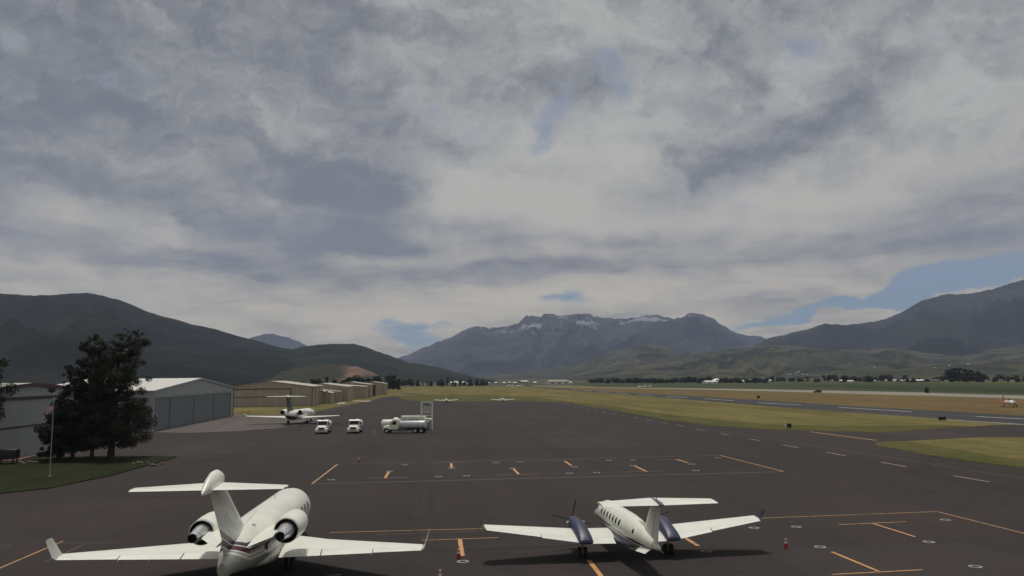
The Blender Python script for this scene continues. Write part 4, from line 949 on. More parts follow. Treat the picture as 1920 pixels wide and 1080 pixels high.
wk = MB(); wk.box(-.95, 4.3, -.6, .6, 2.34, 2.48); wk.box(-.95, 4.3, -.70, -.602, 2.2, 2.66); wk.box(-.95, 4.3, .602, .70, 2.2, 2.95); obj('walkway', wk, 'white', t, bevel=.02)
rl = MB()
for x_ in (-.85, 1.1, 4.2): rl.cyl((x_, -.55, 2.45), (x_, -.55, 3.75 if x_ < 4 else 3.2), .045, n=6)
rl.cyl((-.85, -.55, 3.0), (4.2, -.55, 3.0), .02, n=6); obj('handrail', rl, 'galv', t)
st_ = MB()
st_.prism([(4.0, 1.2), (4.0, 2.35), (5.3, 2.35), (5.6, 2.1), (5.3, 1.7), (4.8, 1.3), (4.3, 1.05)], -1.3, .5); obj('pump_housing', st_, 'white', t, bevel=.04)
for x_, z_ in ((4.8, 1.4), (5.45, 1.95)):
    l_ = MB(); l_.cyl((x_, -.5, z_), (x_ + .25, -.5, 0), .06, n=8); l_.cyl((x_, .4, z_), (x_ + .25, .4, 0), .06, n=8); obj('leg', l_, 'galv', t)
hs = MB()
for k_ in range(3): hs.cyl((4.5 + k_ * .22, -1.0, 1.3), (4.6 + k_ * .22, -1.0, .2), .05, n=6)
obj('hose', hs, 'black', t)
q = gp(799, 808.5)
t = thing('sign_frame', 'tall white frame holding a grey signboard with a dark arched mark above the tank', 'sign', (q.x, q.y + 1.3, 0), R(-3))
for x_ in (-1.12, 1.12):
    l_ = MB(); l_.box(x_ - .13, x_ + .13, -.1, .1, 0, 5.95); obj('post', l_, 'white', t, bevel=.01)
for z_ in (5.78, 3.72, 3.05):
    b_ = MB(); b_.box(-1.03, 1.03, -.06, .06, z_, z_ + .15); obj('crossbar', b_, 'white2', t)
pn = MB(); pn.box(-1.025, 1.025, -.03, .03, 3.87, 5.77); pn_ = obj('signboard', pn, flat('sign_grey', (0.38, 0.41, 0.40), .5), t)
ms = MB()
arc = [(-.85, 5.10), (-.62, 5.32), (-.2, 5.40), (-.08, 5.62), (.06, 5.62), (.14, 5.42), (.5, 5.36), (.72, 5.20), (.84, 4.92), (.62, 5.10), (.3, 5.22), (-.1, 5.24), (-.6, 5.16)]
ms.prism(arc, -.045, -.032); obj('emblem', ms, 'void', pn_)
bn = MB(); bn.prism([(-1.0, 4.42), (1.0, 4.55), (1.0, 4.75), (-1.0, 4.62)], -.04, -.032); obj('stripe', bn, 'lightgrey', pn_)
tl = MB(); tl.cyl((-.9, 0, 5.93), (-.9, 0, 6.35), .04, n=6); tl.box(-1.05, -.75, -.1, .1, 6.3, 6.42); obj('floodlight', tl, 'galv', t)

# cones, ropes, posts
def cone(px, py, label, h=.78, s=1.0):
    q = gp(px, py); t = thing('traffic_cone', label, 'traffic cone', (q.x, q.y, 0), R(random.uniform(0, 90)), 'traffic cones round the parked planes', s)
    b = MB(); b.box(-.2, .2, -.2, .2, 0.004, .04); obj('base', b, 'conered', t, bevel=.01)
    r = lambda z: .155 - (z - .04) / (h - .04) * .125
    obj('cone_body', MB().lathe_z([(.04, r(.04)), (h, r(h))]), 'conered', t, smooth=30)
    for a, b_ in ((.36, .48), (.56, .70)):
        obj('reflective_band', MB().lathe_z([(a, r(a) + .004), (b_, r(b_) + .004)]), 'conewhite', t, smooth=30)
cone(860, 1049, 'red and white cone standing on the orange line between the two parked planes', s=.98)
cone(825, 1092, 'red and white cone cut off by the lower edge, below the jet\'s right winglet', s=1.0)
cone(1474, 1029, 'red and white cone right of the turboprop, at the end of a tie-down line', s=.95)
cone(673, 867, 'white-topped marker cone on the far row of parking spots, left end', s=.9)
a, b = Vector((15.0, 50.2, 1.80)), gp(1474, 1029)
m_ = MB(); m_.cyl(a, (b.x, b.y, .72), .020, n=6); tag(obj('tie_down_line', m_, 'rope'), 'thin grey line sagging from the turboprop right wing to a cone', 'rope')
def post(name, px, py, h, r, mat, label, cat):
    q = gp(px, py); m_ = MB(); m_.cyl((0, 0, 0), (0, 0, h), r, r * .8, n=8); o = obj(name, m_, mat); o.location = q; tag(o, label, cat)
post('marker_post', 805, 857, .9, .03, 'galv', 'thin pale post standing alone on the empty apron above the marked parking row', 'post')
post('marker_post', 702, 815.5, 1.0, .06, 'white2', 'short white bollard left of the tanker truck front', 'bollard')
post('marker_post', 712, 806, 4.2, .03, 'dkgrey', 'thin dark mast behind the left end of the white storage tank', 'mast')
q = gp(1044, 847); m_ = MB(); m_.rings([[(r_ * math.cos(2 * PI * i / 8), y_, .14 + r_ * math.sin(2 * PI * i / 8)) for i in range(8)] for y_, r_ in ((-.2, .01), (-.05, .07), (.1, .08), (.22, .03), (.3, .04), (.36, .01))])
o = obj('bird', m_, 'black'); o.location = (q.x, q.y, 0); tag(o, 'tiny dark bird on the empty asphalt above the parking row', 'bird')
# small airfield signs and markers
def afsign(px, py, w0, h0, mat, label):
    q = gp(px, py); t = thing('airfield_sign', label, 'airfield sign', (q.x, q.y, 0), R(20))
    b = MB(); b.box(-w0 / 2, w0 / 2, -.15, .15, .2, h0); obj('panel', b, mat, t, bevel=.03)
    for s_ in (1, -1):
        l_ = MB(); l_.cyl((s_ * w0 * .35, 0, 0), (s_ * w0 * .35, 0, .22), .04); obj('leg', l_, 'black', t)
afsign(1480, 803.5, .9, 1.0, 'black', 'small black airfield sign at the grass corner by the hold line')
q = gp(1477, 803); m_ = MB(); m_.box(-.2, .2, -.1, .1, 0, .7); o = obj('marker_box', m_, 'conewhite', bevel=.03); o.location = (q.x - .35, q.y, 0); tag(o, 'tiny white box touching the black sign by the hold line', 'marker box')
afsign(1767, 789, 2.0, .9, 'black', 'wide dark airfield sign seen from behind near the runway edge at right')
afsign(1422, 747.5, 1.3, 1.3, 'black', 'small dark sign on the brown grass beyond the runway')
q = gp(1533, 736.5); t = thing('parked_car', 'dark brown car on the pale gravel road beyond the runway', 'car', (q.x, q.y, 0), R(98))
b = MB(); b.prism_x([(-2.3, .35), (2.3, .35), (2.3, .9), (1.4, 1.05), (.9, 1.6), (-1.6, 1.6), (-2.2, 1.05)], -.9, .9); obj('body', b, flat('dark_car_paint', (.05, .025, .02), .3), t, bevel=.08)
for x_ in (-.85, .85):
    for y_ in (-1.4, 1.4):
        wm = MB(); wm.cyl((x_ - .1, y_, .34), (x_ + .1, y_, .34), .34, n=14); obj('wheel', wm, 'black', t)
gl = MB(); gl.prism_x([(-1.5, 1.08), (1.0, 1.08), (.75, 1.5), (-1.4, 1.5)], -.91, .91); obj('side_window', gl, 'glass', t)

# ================================================================== BUILDINGS
def gable(name, label, A, Bp, depth_dir, depth, eave, ridge_h, wall, roof, cat='hangar', door=None, group=None, rise_px=None, trim=None, panels=0, frame=None):
    """hangar whose facade runs from ground point A to Bp; the ridge runs back along depth_dir. Local x along the facade, y into the building"""
    A, Bp = Vector(A), Vector(Bp); W = (Bp - A).length; ux = (Bp - A).normalized(); uy = Vector((-ux.y, ux.x, 0)) * depth_dir
    t = thing(name, label, cat, A, math.atan2(ux.y, ux.x), group)
    s = depth_dir; D_ = depth * s
    m_ = MB(); P_ = [(0, 0), (W, 0), (W, eave), (W / 2, ridge_h), (0, eave)]
    m_.add([(x, 0, z) for x, z in P_] + [(x, D_, z) for x, z in P_], [(0, 1, 2, 3, 4), (9, 8, 7, 6, 5), (1, 6, 7, 2), (4, 9, 5, 0)])
    obj('wall', m_, wall, t)
    r_ = MB(); o_ = .35; sl_ = (ridge_h - eave) / (W / 2)
    y0, y1 = -o_ * s, D_ + o_ * s
    for (xa, za, xb, zb) in ((-o_, eave - sl_ * o_, W / 2, ridge_h), (W / 2, ridge_h, W + o_, eave - sl_ * o_)):
        r_.add([(xa, y0, za + .02), (xb, y0, zb + .02), (xb, y1, zb + .02), (xa, y1, za + .02), (xa, y0, za + .16), (xb, y0, zb + .16), (xb, y1, zb + .16), (xa, y1, za + .16)],
               [(0, 1, 2, 3), (7, 6, 5, 4), (0, 4, 5, 1), (1, 5, 6, 2), (2, 6, 7, 3), (3, 7, 4, 0)])
    obj('roof', r_, roof, t)
    if trim:
        tr = MB(); q_ = -(o_ + .03) * s
        for (xa, za, xb, zb) in ((-o_, eave - sl_ * o_, W / 2, ridge_h), (W / 2, ridge_h, W + o_, eave - sl_ * o_)):
            tr.add([(xa, q_, za - .25), (xb, q_, zb - .25), (xb, q_, zb + .2), (xa, q_, za + .2), (xa, q_ + .05 * s, za - .25), (xb, q_ + .05 * s, zb - .25), (xb, q_ + .05 * s, zb + .2), (xa, q_ + .05 * s, za + .2)], [(0, 1, 2, 3), (7, 6, 5, 4), (0, 4, 5, 1), (1, 5, 6, 2), (2, 6, 7, 3), (3, 7, 4, 0)])
        obj('rake_trim', tr, trim, t)
    if door:
        x0, x1, z1, dm = door; d_ = -.12 * s
        n_ = max(1, panels)
        for i in range(n_):
            xa = x0 + (x1 - x0) * i / n_; xb = x0 + (x1 - x0) * (i + 1) / n_; off = d_ * (1.0 if i % 2 == 0 else 1.9)
            b = MB(); b.box(xa + .03, xb - .03, min(off, 0), max(off, 0), .08, z1); obj('door', b, dm, t)
        fr_ = MB(); k_ = -.30 * s
        fr_.box(x0 - .25, x1 + .25, min(k_, 0), max(k_, 0), z1, z1 + .28); 
        for xx in (x0 - .25, x1): fr_.box(xx, xx + .25, min(k_, 0), max(k_, 0), 0, z1)
        obj('door_frame', fr_, frame or 'trim_dark', t)
    return t, W
# A: facade starts at its left end seen from the apron
def on(px, py): return gp(px, py)
# grey hangar: its facade faces the apron, ridge at right angles to the view's left
A2, B2 = on(285, 810), on(437, 780)
u2 = (B2 - A2).normalized()
t2, W2 = gable('hangar', 'big grey hangar with blue-grey sliding doors and white roof, right of the tall trees', A2, B2, 1, 27, 8.5, 11.1, 'w_grey_lt', 'roof_white', door=(1.5, (B2 - A2).length - 4.5, 7.0, 'door_grey'), panels=7, trim='w_grey_lt', frame='w_grey')
for i in range(8):
    l_ = MB(); x_ = 3 + i * (W2 - 6) / 7; l_.box(x_ - .12, x_ + .12, -.55, -.32, 7.35, 7.6); obj('wall_light', l_, 'galv', t2)
ds = MB(); ds.box(W2 - .35, W2 - .15, -.15, 0, 0, 8.4); obj('downspout', ds, 'trim_dark', t2)
for i in range(2):
    dd_ = MB(); dd_.box(W2 - 3.4, W2 - 2.4, -.06, 0, .05, 2.15); obj('side_door', dd_, 'w_white', t2) if i == 0 else None
# pale hangar with red trim at the left edge
dA = on(81, 849.5); A1 = dA - u2 * 33; B1 = dA + u2 * 24
t1, W1 = gable('hangar', 'pale hangar with dark red roof trim at the left edge of the view', A1, B1, 1, 40, 8.9, 10.4, 'w_white', 'roof_tan', door=(3, (B1 - A1).length - 3, 8.2, 'door_pale'), panels=1, trim='maroon', frame='trim_dark')
b = MB(); b.box(3, W1 - 3, -.26, -.12, 4.3, 4.5); obj('door_rail', b, 'trim_dark', t1)
b = MB(); b.box(0, W1, -.05, 0, 8.5, 8.62); obj('gutter', b, 'maroon', t1)
# tan hangar with bifold door, gable end to the camera
C3 = on(585, 761.5); A3 = C3 - RT * 32.5
t3, W3 = gable('hangar', 'large tan hangar with bi-fold door and pale roof behind the grounded jet', A3, C3, 1, 36, 7.7, 9.9, 'w_tan', 'roof_tan', door=(1.6, 24.0, 6.8, 'w_tan'), panels=1, frame='trim_dark')
b = MB(); b.box(1.6, 24.0, -.2, -.12, 3.7, 3.95); obj('door_rail', b, 'trim_dark', t3)
b = MB(); b.box(W3 - .2, W3 + .08, -.08, .25, 0, 7.5); obj('corner_trim', b, 'trim_dark', t3)
b = MB(); b.box(W3, W3 + .12, 9.0, 9.3, 0, 7.5); obj('downspout', b, 'trim_dark', t3)
b = MB(); b.box(W3, W3 + .12, 22, 22.3, 0, 7.5); obj('downspout', b, 'trim_dark', t3)
# smaller tan hangars further along the row: (right corner px, base py, width, depth, eave, ridge)
def row(px, py, W, D_, e, r, label, wm='w_tan', rm='roof_tan', door=True):
    C = on(px, py)
    t, w_ = gable('hangar', label, C - RT * W, C, 1, D_, e, r, wm, rm, door=(2, W - 2, e - 1.4, 'w_tan2') if door else None, frame='w_tan2')
    b = MB(); b.box(w_, w_ + .1, .3, .6, 0, e - .2); obj('downspout', b, 'trim_dark', t)
    for i in range(2):
        x_ = D_ * (.3 + .35 * i); b = MB(); b.box(w_, w_ + .08, x_, x_ + 3.2, .05, 3.4); obj('side_door', b, 'w_tan2', t)
    return t
row(620, 757.0, 16, 16, 4.6, 6.3, 'low tan lean-to building tucked against the right end of the large tan hangar', door=False)
row(636, 754.8, 18, 10, 4.9, 5.9, 'small tan building with a big pale door, fourth along the hangar row', 'w_tan2', door=True)
row(651, 753.0, 24, 40, 6.9, 8.5, 'tan hangar with a broad white roof, fifth along the hangar row')
row(684, 747.5, 34, 26, 6.3, 7.7, 'tan hangar with grassy plot in front, middle of the distant hangar row', 'w_tan2')
row(693, 745, 22, 30, 7.2, 8.8, 'taller tan hangar with a maroon end bay, near the far end of the row')
row(723, 740.5, 17, 30, 7.2, 8.6, 'farthest greenish tan hangar closing the hangar row', 'w_tan')
C = on(704, 742.5); b = MB(); b.box(-2.6, 0, -.4, 0, 0, 6.6); o = obj('hangar_bay', b, 'maroon', bevel=.05); o.location = C; o.rotation_euler = (0, 0, GA); tag(o, 'dark maroon open bay beside the farthest hangar of the row', 'hangar bay')
# doorstep slabs
for i, (pts, nm) in enumerate([([(633, 755.5), (650, 753.8), (645, 757), (632, 757.8)], 'door_apron'), ([(661, 751.2), (698, 751.8), (690, 753.2), (662, 752.2)], 'door_apron')]):
    sheet_px(nm, pts, 'concrete', .06)
# lamp standard by the tan hangar
def lamp(px, py, h, label):
    q = gp(px, py); t = thing('lamp_post', label, 'lamp post', (q.x, q.y, 0), GA)
    p_ = MB(); p_.cyl((0, 0, 0), (0, 0, h), .14, .10, n=10); obj('pole', p_, 'trim_dark', t)
    for s_ in (1, -1):
        l_ = MB(); l_.box(s_ * 1.0 - .55, s_ * 1.0 + .55, -.3, .3, h - .1, h + .25); obj('lamp_head', l_, 'trim_dark', t, bevel=.03)
    a_ = MB(); a_.box(-1.1, 1.1, -.06, .06, h - .25, h - .12); obj('arm', a_, 'trim_dark', t)
lamp(608, 758.5, 5.4, 'dark twin-headed lamp post in front of the low tan buildings')

# orange barrier fence and fuel gear by the hangars
a, b_ = gp(440, 779.5), gp(470, 778)
t = thing('barrier_fence', 'low white and orange barrier fence at the right end of the grey hangar', 'barrier', a, 0)
d_ = b_ - a
for i in range(7):
    p_ = MB(); q = d_ * (i / 6); p_.cyl((q.x, q.y, 0), (q.x, q.y, 1.25), .06, n=6); obj('post', p_, 'orangeplastic', t)
r_ = MB()
for z_ in (.5, .85, 1.15): r_.cyl((0, 0, z_), (d_.x, d_.y, z_), .05, n=6)
obj('rail', r_, 'orangeplastic', t)
bs = MB(); bs.box(0, d_.x, -.15, .15, 0, .25); obj('barrier_base', bs, 'conewhite', t)
q = gp(291, 806); t = thing('fire_extinguisher_cart', 'small red wheeled fire extinguisher cart at the near corner of the grey hangar', 'extinguisher cart', (q.x, q.y, 0), .4)
for i in range(3):
    c_ = MB(); c_.lathe_z([(.1, .16), (1.0, .16), (1.12, .06)], (i - 1) * .55, 0, 10); obj('cylinder', c_, 'redp', t, smooth=40)
c_ = MB(); c_.box(-.9, .9, -.2, .2, .06, .14); obj('trolley', c_, 'galv', t)
for s_ in (1, -1):
    c_ = MB(); c_.cyl((s_ * .95 - .05, 0, .18), (s_ * .95 + .05, 0, .18), .18, n=12); obj('wheel', c_, 'black', t)

# dark covered cart at the left edge
q = gp(13, 871); t = thing('equipment_cart', 'dark covered equipment cart on stub legs at the left edge, on the lawn', 'cart', (q.x, q.y, .13), R(8))
b = MB(); b.rings([[(x_, -.75, .62), (x_, -.8, 1.5), (x_, -.62, 1.86), (x_, .62, 1.86), (x_, .8, 1.5), (x_, .75, .62)] for x_ in (-1.3, 1.25)]); obj('cover', b, 'darkcover', t, bevel=.10, smooth=40)
for x_ in (-1.0, .95):
    for y_ in (-.6, .6):
        l_ = MB(); l_.cyl((x_, y_, 0), (x_, y_, .66), .09, n=8); obj('leg', l_, 'darkcover', t)

# flagpole with flag
q = gp(93, 896); t = thing('flagpole', 'thin white flagpole on the lawn left of the tall trees', 'flagpole', (q.x, q.y, .13))
FH = 8.6
p_ = MB(); p_.cyl((0, 0, 0), (0, 0, FH), .055, .03, n=10); obj('pole', p_, 'galv', t)
p_ = MB(); p_.lathe_z([(FH, .02), (FH + .06, .08), (FH + .12, .08), (FH + .18, .01)], n=10); obj('finial', p_, 'galv', t)
p_ = MB(); p_.cyl((0, 0, 0), (0, 0, .25), .14, .09, n=12); obj('pole_base', p_, 'galv', t)
def flagm():
    o = objco(); x, y_, z = split(o)
    s = E.m('PINGPONG', z, .07).ss(.034, .036)
    col = mixc(s, (.42, .055, .06), (.62, .62, .60))
    can = (1.0 - x.abs().ss(.46, .48)) * z.ss(-.52, -.50)
    st_ = (E.m('PINGPONG', x, .055).ss(.012, .016) + E.m('PINGPONG', z, .05).ss(.012, .016)).clamp()
    return mixc(can, col, mixc(st_, (.6, .6, .6), (.02, .03, .10)))
fl = MB(); nx, nz = 18, 8; vs = []
for j in range(nz + 1):
    for i in range(nx + 1):
        u = i / nx; v = j / nz; x_ = -u * .62 - .15 * u * v; vs.append((x_ * 1.0, .13 * math.sin(u * 9 + v * 2) * u, -v * .98 - u * .55 + .05 * math.sin(u * 7)))
fl.add(vs, [(j * (nx + 1) + i, j * (nx + 1) + i + 1, (j + 1) * (nx + 1) + i + 1, (j + 1) * (nx + 1) + i) for j in range(nz) for i in range(nx)])
f_ = obj('flag', fl, emat('flag_cloth', .8, flagm), smooth=True); f_.location = (q.x - .06, q.y, FH - .1); tag(f_, 'red, white and blue striped flag hanging limp from the flagpole', 'flag')

# rocks at the lawn edge
def rock(px, py, s, i, label, group):
    q = gp(px, py); rng = random.Random(i); m_ = MB()
    import bmesh
    bm = bmesh.new(); bmesh.ops.create_icosphere(bm, subdivisions=2, radius=1.0)
    for v in bm.verts:
        n_ = mnoise.noise(v.co * 1.3 + Vector((i * 3.1, 0, 0))); v.co *= 1 + n_ * .45; v.co.z *= .6
    m_.add([v.co * s for v in bm.verts], [tuple(v.index for v in f.verts) for f in bm.faces]); bm.free()
    o = obj('rock', m_, 'rock', smooth=30); o.location = (q.x, q.y, .13 + s * .3); tag(o, label, 'rock', group)
for i in range(7): rock(250 + i * 8.5 + random.uniform(-3, 3), 873 + random.uniform(-3, 2), random.uniform(.18, .42), i, 'reddish rock in the cluster at the right tip of the lawn', 'rocks at the right tip of the lawn')
for i in range(6): rock(38 + i * 6 + random.uniform(-2, 2), 871 + random.uniform(-3, 4), random.uniform(.15, .38), i + 20, 'pale brown rock in the cluster beside the dark covered cart', 'rocks beside the covered cart')

# ================================================================== TREES
def leafmat(name, c1, c2, c3):
    def f():
        p = objco(); x, y_, z = split(p)
        col = mixc(noi(p, .5, 3, .6).ss(.35, .65), c1, c2)
        return mixc(noi(p, 7.0, 2, .6).ss(.45, .7) * .6, col, c3)
    m = emat(name, .75, f, spec=.2); b = m.node_tree.nodes['Principled BSDF']
    return m
M['leaf'] = leafmat('dark_leaves', (.022, .027, .017), (.044, .050, .029), (.080, .085, .052))
M['leaf2'] = leafmat('bluegreen_leaves', (.021, .027, .024), (.036, .045, .038), (.060, .070, .060))
M['leaf_far'] = leafmat('distant_leaves', (.026, .034, .022), (.040, .050, .028), (.056, .064, .036))
M['leaf_far2'] = leafmat('distant_olive_leaves', (.040, .048, .026), (.058, .066, .034), (.076, .080, .044))
def crown_mb(rng, pts, n, size):
    """leaf-sized faces strewn through clump volumes pts=(x,y,z,r)"""
    mb = MB(); wts = [p[3] ** 2.2 for p in pts]
    V = []; Fc = []
    for _ in range(n):
        cx, cy, cz, r = rng.choices(pts, wts)[0]
        while True:
            a = Vector((rng.uniform(-1, 1), rng.uniform(-1, 1), rng.uniform(-1, 1)))
            if a.length < 1: break
        a = a * (.55 + .45 * a.length)
        c = Vector((cx, cy, cz)) + Vector((a.x * r, a.y * r, a.z * r * .85))
        d = Vector((rng.gauss(0, 1), rng.gauss(0, 1), rng.gauss(0, .7))).normalized(); e_ = d.cross(Vector((rng.gauss(0, 1), rng.gauss(0, 1), rng.gauss(0, 1)))).normalized()
        s = size * rng.uniform(.6, 1.4); o = len(V)
        V += [tuple(c - d * s), tuple(c + e_ * s * .55), tuple(c + d * s), tuple(c - e_ * s * .55)]; Fc.append((o, o + 1, o + 2, o + 3))
    mb.v = V; mb.f = Fc; return mb
def fobj(name, mb, mat, parent=None):
    me = bpy.data.meshes.new(name); me.from_pydata(mb.v, [], mb.f); me.materials.append(M[mat]); o = bpy.data.objects.new(name, me); COL.objects.link(o); o.parent = parent; return o
def big_tree(label, px, py, H, prof, seed, nleaf, mat='leaf', clear=.1, rb=.32, size=.16, lean=0.0, group=None):
    """prof: list of (height fraction, crown radius)"""
    rng = random.Random(seed); q = gp(px, py)
    t = thing('tree', label, 'tree', (q.x, q.y, .1), 0, group)
    rad = lambda f: next((a[1] + (b[1] - a[1]) * (f - a[0]) / (b[0] - a[0]) for a, b in zip(prof, prof[1:]) if a[0] <= f <= b[0]), .3)
    tr = MB(); last = Vector((0, 0, 0)); lr = rb; lim = MB(); pts = []
    N_ = 9; axis = [Vector((0, 0, 0))]
    for i in range(1, N_ + 1):
        z = H * .93 * i / N_; axis.append(Vector((lean * i / N_ + rng.uniform(-.18, .18) * i * .5, rng.uniform(-.18, .18) * i * .5, z)))
    rings_ = []
    for i, a in enumerate(axis):
        r = rb * (1.25 if i == 0 else 1) * (1 - i / (N_ + 1)) ** .8
        rings_.append([(a.x + r * math.cos(2 * PI * k_ / 10), a.y + r * math.sin(2 * PI * k_ / 10), a.z) for k_ in range(10)])
    tr.rings(rings_)
    nb = int(62 * H / 14)
    for i in range(nb):
        f = clear + (.99 - clear) * (i + rng.random()) / nb
        z = H * f; ai = min(N_ - 1, int(f / .93 * N_)); base = axis[ai].lerp(axis[ai + 1], min(1, max(0, f / .93 * N_ - ai))); base = Vector((base.x, base.y, z * .93))
        az_ = i * 2.4 + rng.uniform(-.5, .5); L_ = rad(f) * rng.uniform(.55, 1.0)
        tip = base + Vector((math.cos(az_) * L_, math.sin(az_) * L_, L_ * rng.uniform(-.05, .45)))
        mid = base.lerp(tip, .5) + Vector((0, 0, -.05 * L_))
        r0 = rb * .28 * (1 - f * .7)
        lim.cyl(base, mid, r0, r0 * .6, n=6, cap=False); lim.cyl(mid, tip, r0 * .6, r0 * .18, n=5, cap=False)
        for k_ in range(3):
            c = base.lerp(tip, .35 + .32 * k_) + Vector((rng.uniform(-.3, .3), rng.uniform(-.3, .3), rng.uniform(-.2, .35)))
            pts.append((c.x, c.y, c.z, max(.35, L_ * .30) * rng.uniform(.45, 1.1)))
    obj('trunk', tr, 'bark', t, smooth=60); fobj('limbs', lim, 'bark', t)
    fobj('crown', crown_mb(rng, pts, nleaf, size), mat, t)
    return t
big_tree('tallest leafy tree of the clump, its thick trunk on the right', 207, 861, 19.1, [(0, .6), (.08, 4.0), (.16, 4.9), (.3, 4.6), (.5, 3.9), (.7, 3.4), (.9, 2.9), (1, 1.8)], 11, 70000, clear=.10, rb=.42, size=.10, lean=1.3)
big_tree('slender-trunked tree in the middle of the clump, beside the tallest one', 172, 861, 18.2, [(0, .4), (.1, 2.4), (.3, 3.0), (.6, 2.9), (.85, 2.4), (1, .9)], 12, 30000, clear=.10, rb=.24, size=.12)
big_tree('broad dark tree at the left of the clump, nearest the flagpole', 136, 862, 13.6, [(0, .4), (.08, 3.8), (.2, 4.2), (.45, 3.6), (.7, 2.6), (1, .8)], 13, 34000, mat='leaf2', clear=.07, rb=.22, size=.12)
big_tree('low pointed blue-green conifer at the left foot of the tree clump', 108, 862, 8.4, [(0, .4), (.06, 3.0), (.2, 2.6), (.6, 1.5), (1, .1)], 14, 20000, mat='leaf2', clear=.04, rb=.15, size=.10)
big_tree('tall dark tree cut off by the left edge of the view', -62, 872, 18.6, [(0, .4), (.15, 3.4), (.35, 4.3), (.6, 4.0), (.85, 2.4), (1, .4)], 15, 34000, clear=.3, rb=.3, size=.13)

def far_proto(seed, mat, H=9, wd=3.2, n=420, col_=False):
    rng = random.Random(seed); t = thing('tree', 'tree', 'tree', (0, 0, 0))
    tr = MB(); tr.cyl((0, 0, 0), (rng.uniform(-.3, .3), 0, H * .6), .25, .08, n=7); obj('trunk', tr, 'bark', t)
    pts = []
    for i in range(14 if not col_ else 9):
        f = rng.random(); z = H * (.12 + .80 * f); rr = wd * (math.sin(PI * (.15 + .8 * f)) ** .8)
        a = rng.uniform(0, 6.3); pts.append((math.cos(a) * rr * rng.uniform(.2, .7), math.sin(a) * rr * rng.uniform(.2, .7), z, wd * rng.uniform(.3, .55)))
    pts.append((0, 0, H * .5, wd * .7))
    fobj('crown', crown_mb(rng, pts, 900, .5), mat, t)
    return t
protos = [far_proto(31, 'leaf_far'), far_proto(32, 'leaf_far', 8, 3.8), far_proto(33, 'leaf_far2', 7, 3.6), far_proto(34, 'leaf_far', 12, 2.2, col_=True), far_proto(35, 'leaf_far2', 9, 3.0)]
used = [False] * len(protos)
def ftree(px, py, hpx, label, group, kind=None, wide=1.0):
    """hpx: height in photo pixels"""
    k_ = random.randrange(len(protos)) if kind is None else kind
    q = gp(px, py); base_h = (9, 8, 7, 12, 9)[k_] * .98
    s = hpx * q.y / F / base_h
    if not used[k_]:
        t = protos[k_]; used[k_] = True; t.location = q; t.rotation_euler = (0, 0, random.uniform(0, 6)); t.scale = (s * wide, s * wide, s); tag(t, label, 'tree', group)
    else: clone(protos[k_], q, random.uniform(0, 6), label, group, scale=(s * wide, s * wide, s))
# line of trees and bushes behind the hangar row
for (px, hp) in [(492, 8), (512, 9), (532, 8), (548, 9), (566, 11), (584, 18), (596, 14), (612, 22), (628, 12), (643, 10), (655, 14), (668, 18), (680, 12), (692, 12), (706, 14)]:
    ftree(px, 742 - (px - 490) * .045, hp * .7 + 15, 'dark bushy tree rising just behind the roofs of the tan hangar row', 'trees behind the hangar row', wide=1.2)
for (px, py, hp, k_) in [(728, 730, 26, 1), (738, 731, 27, 0), (747, 731, 20, 4)]: ftree(px, py, hp, 'big dark tree in the close group standing past the last hangar', 'trees past the last hangar', k_, 1.2)
for i in range(16): ftree(757 + i * 9 + random.uniform(-3, 3), 724.5 + random.uniform(-1.0, .6), random.choice([7, 9, 11, 13]), 'small dark tree among the white houses at the far end of the airfield', 'trees among the far houses', wide=1.3)
for (px, hp) in [(827, 13), (832, 11), (839, 16), (905, 12), (912, 8)]: ftree(px, 723.5, hp, 'taller dark tree standing up from the row of far white houses', 'taller trees among the far houses', 3 if hp > 12 else None, 1.3)
for i in range(46):
    px = 1108 + i * 7.2 + random.uniform(-3, 3); ftree(px, 718.5 + random.uniform(-.8, .5), random.choice([7, 8, 9, 10]) + (2 if 1270 < px < 1340 else 0), ('olive tree in the low left stretch of the long tree line beyond the crop field' if px < 1265 else 'dark taller tree in the long tree line just left of the white farm building' if px < 1325 else 'dark tree in the long tree line around and right of the white farm building'), 'long tree line, ' + ('left stretch' if px < 1265 else 'taller middle stretch' if px < 1325 else 'farm stretch'), (0 if px > 1270 else 2) if random.random() < .6 else None, 2.3)
for i in range(54):
    px = 1442 + i * 9.3 + random.uniform(-4, 4); ftree(px, 716 + random.uniform(-1.2, 1.2), random.choice([6, 7, 8, 10, 12]), ('tree in the belt straight below the cluster of pale hillside houses' if px < 1530 else 'tree in the belt between the hillside houses and the long pale-roofed shed' if px < 1690 else 'tree in the belt around the long pale-roofed shed, left of the dense grove' if px < 1800 else 'tree in the belt right of the dense dark grove'), 'tree belt, ' + ('below hillside houses' if px < 1530 else 'left of the shed' if px < 1690 else 'round the shed' if px < 1800 else 'right of the grove'), None, 2.1)
for (px, hp) in [(1779, 22), (1789, 26), (1799, 26), (1810, 25), (1821, 23), (1833, 20), (1845, 15)]: ftree(px, 716.5, hp, 'large dark tree in the dense grove below the right mountain', 'dense dark grove at right', 0 if hp > 22 else 1, 1.2)
ftree(1738, 737, 10, 'lone dark round bush at the edge of the pale road at right', None, 1, 1.2)

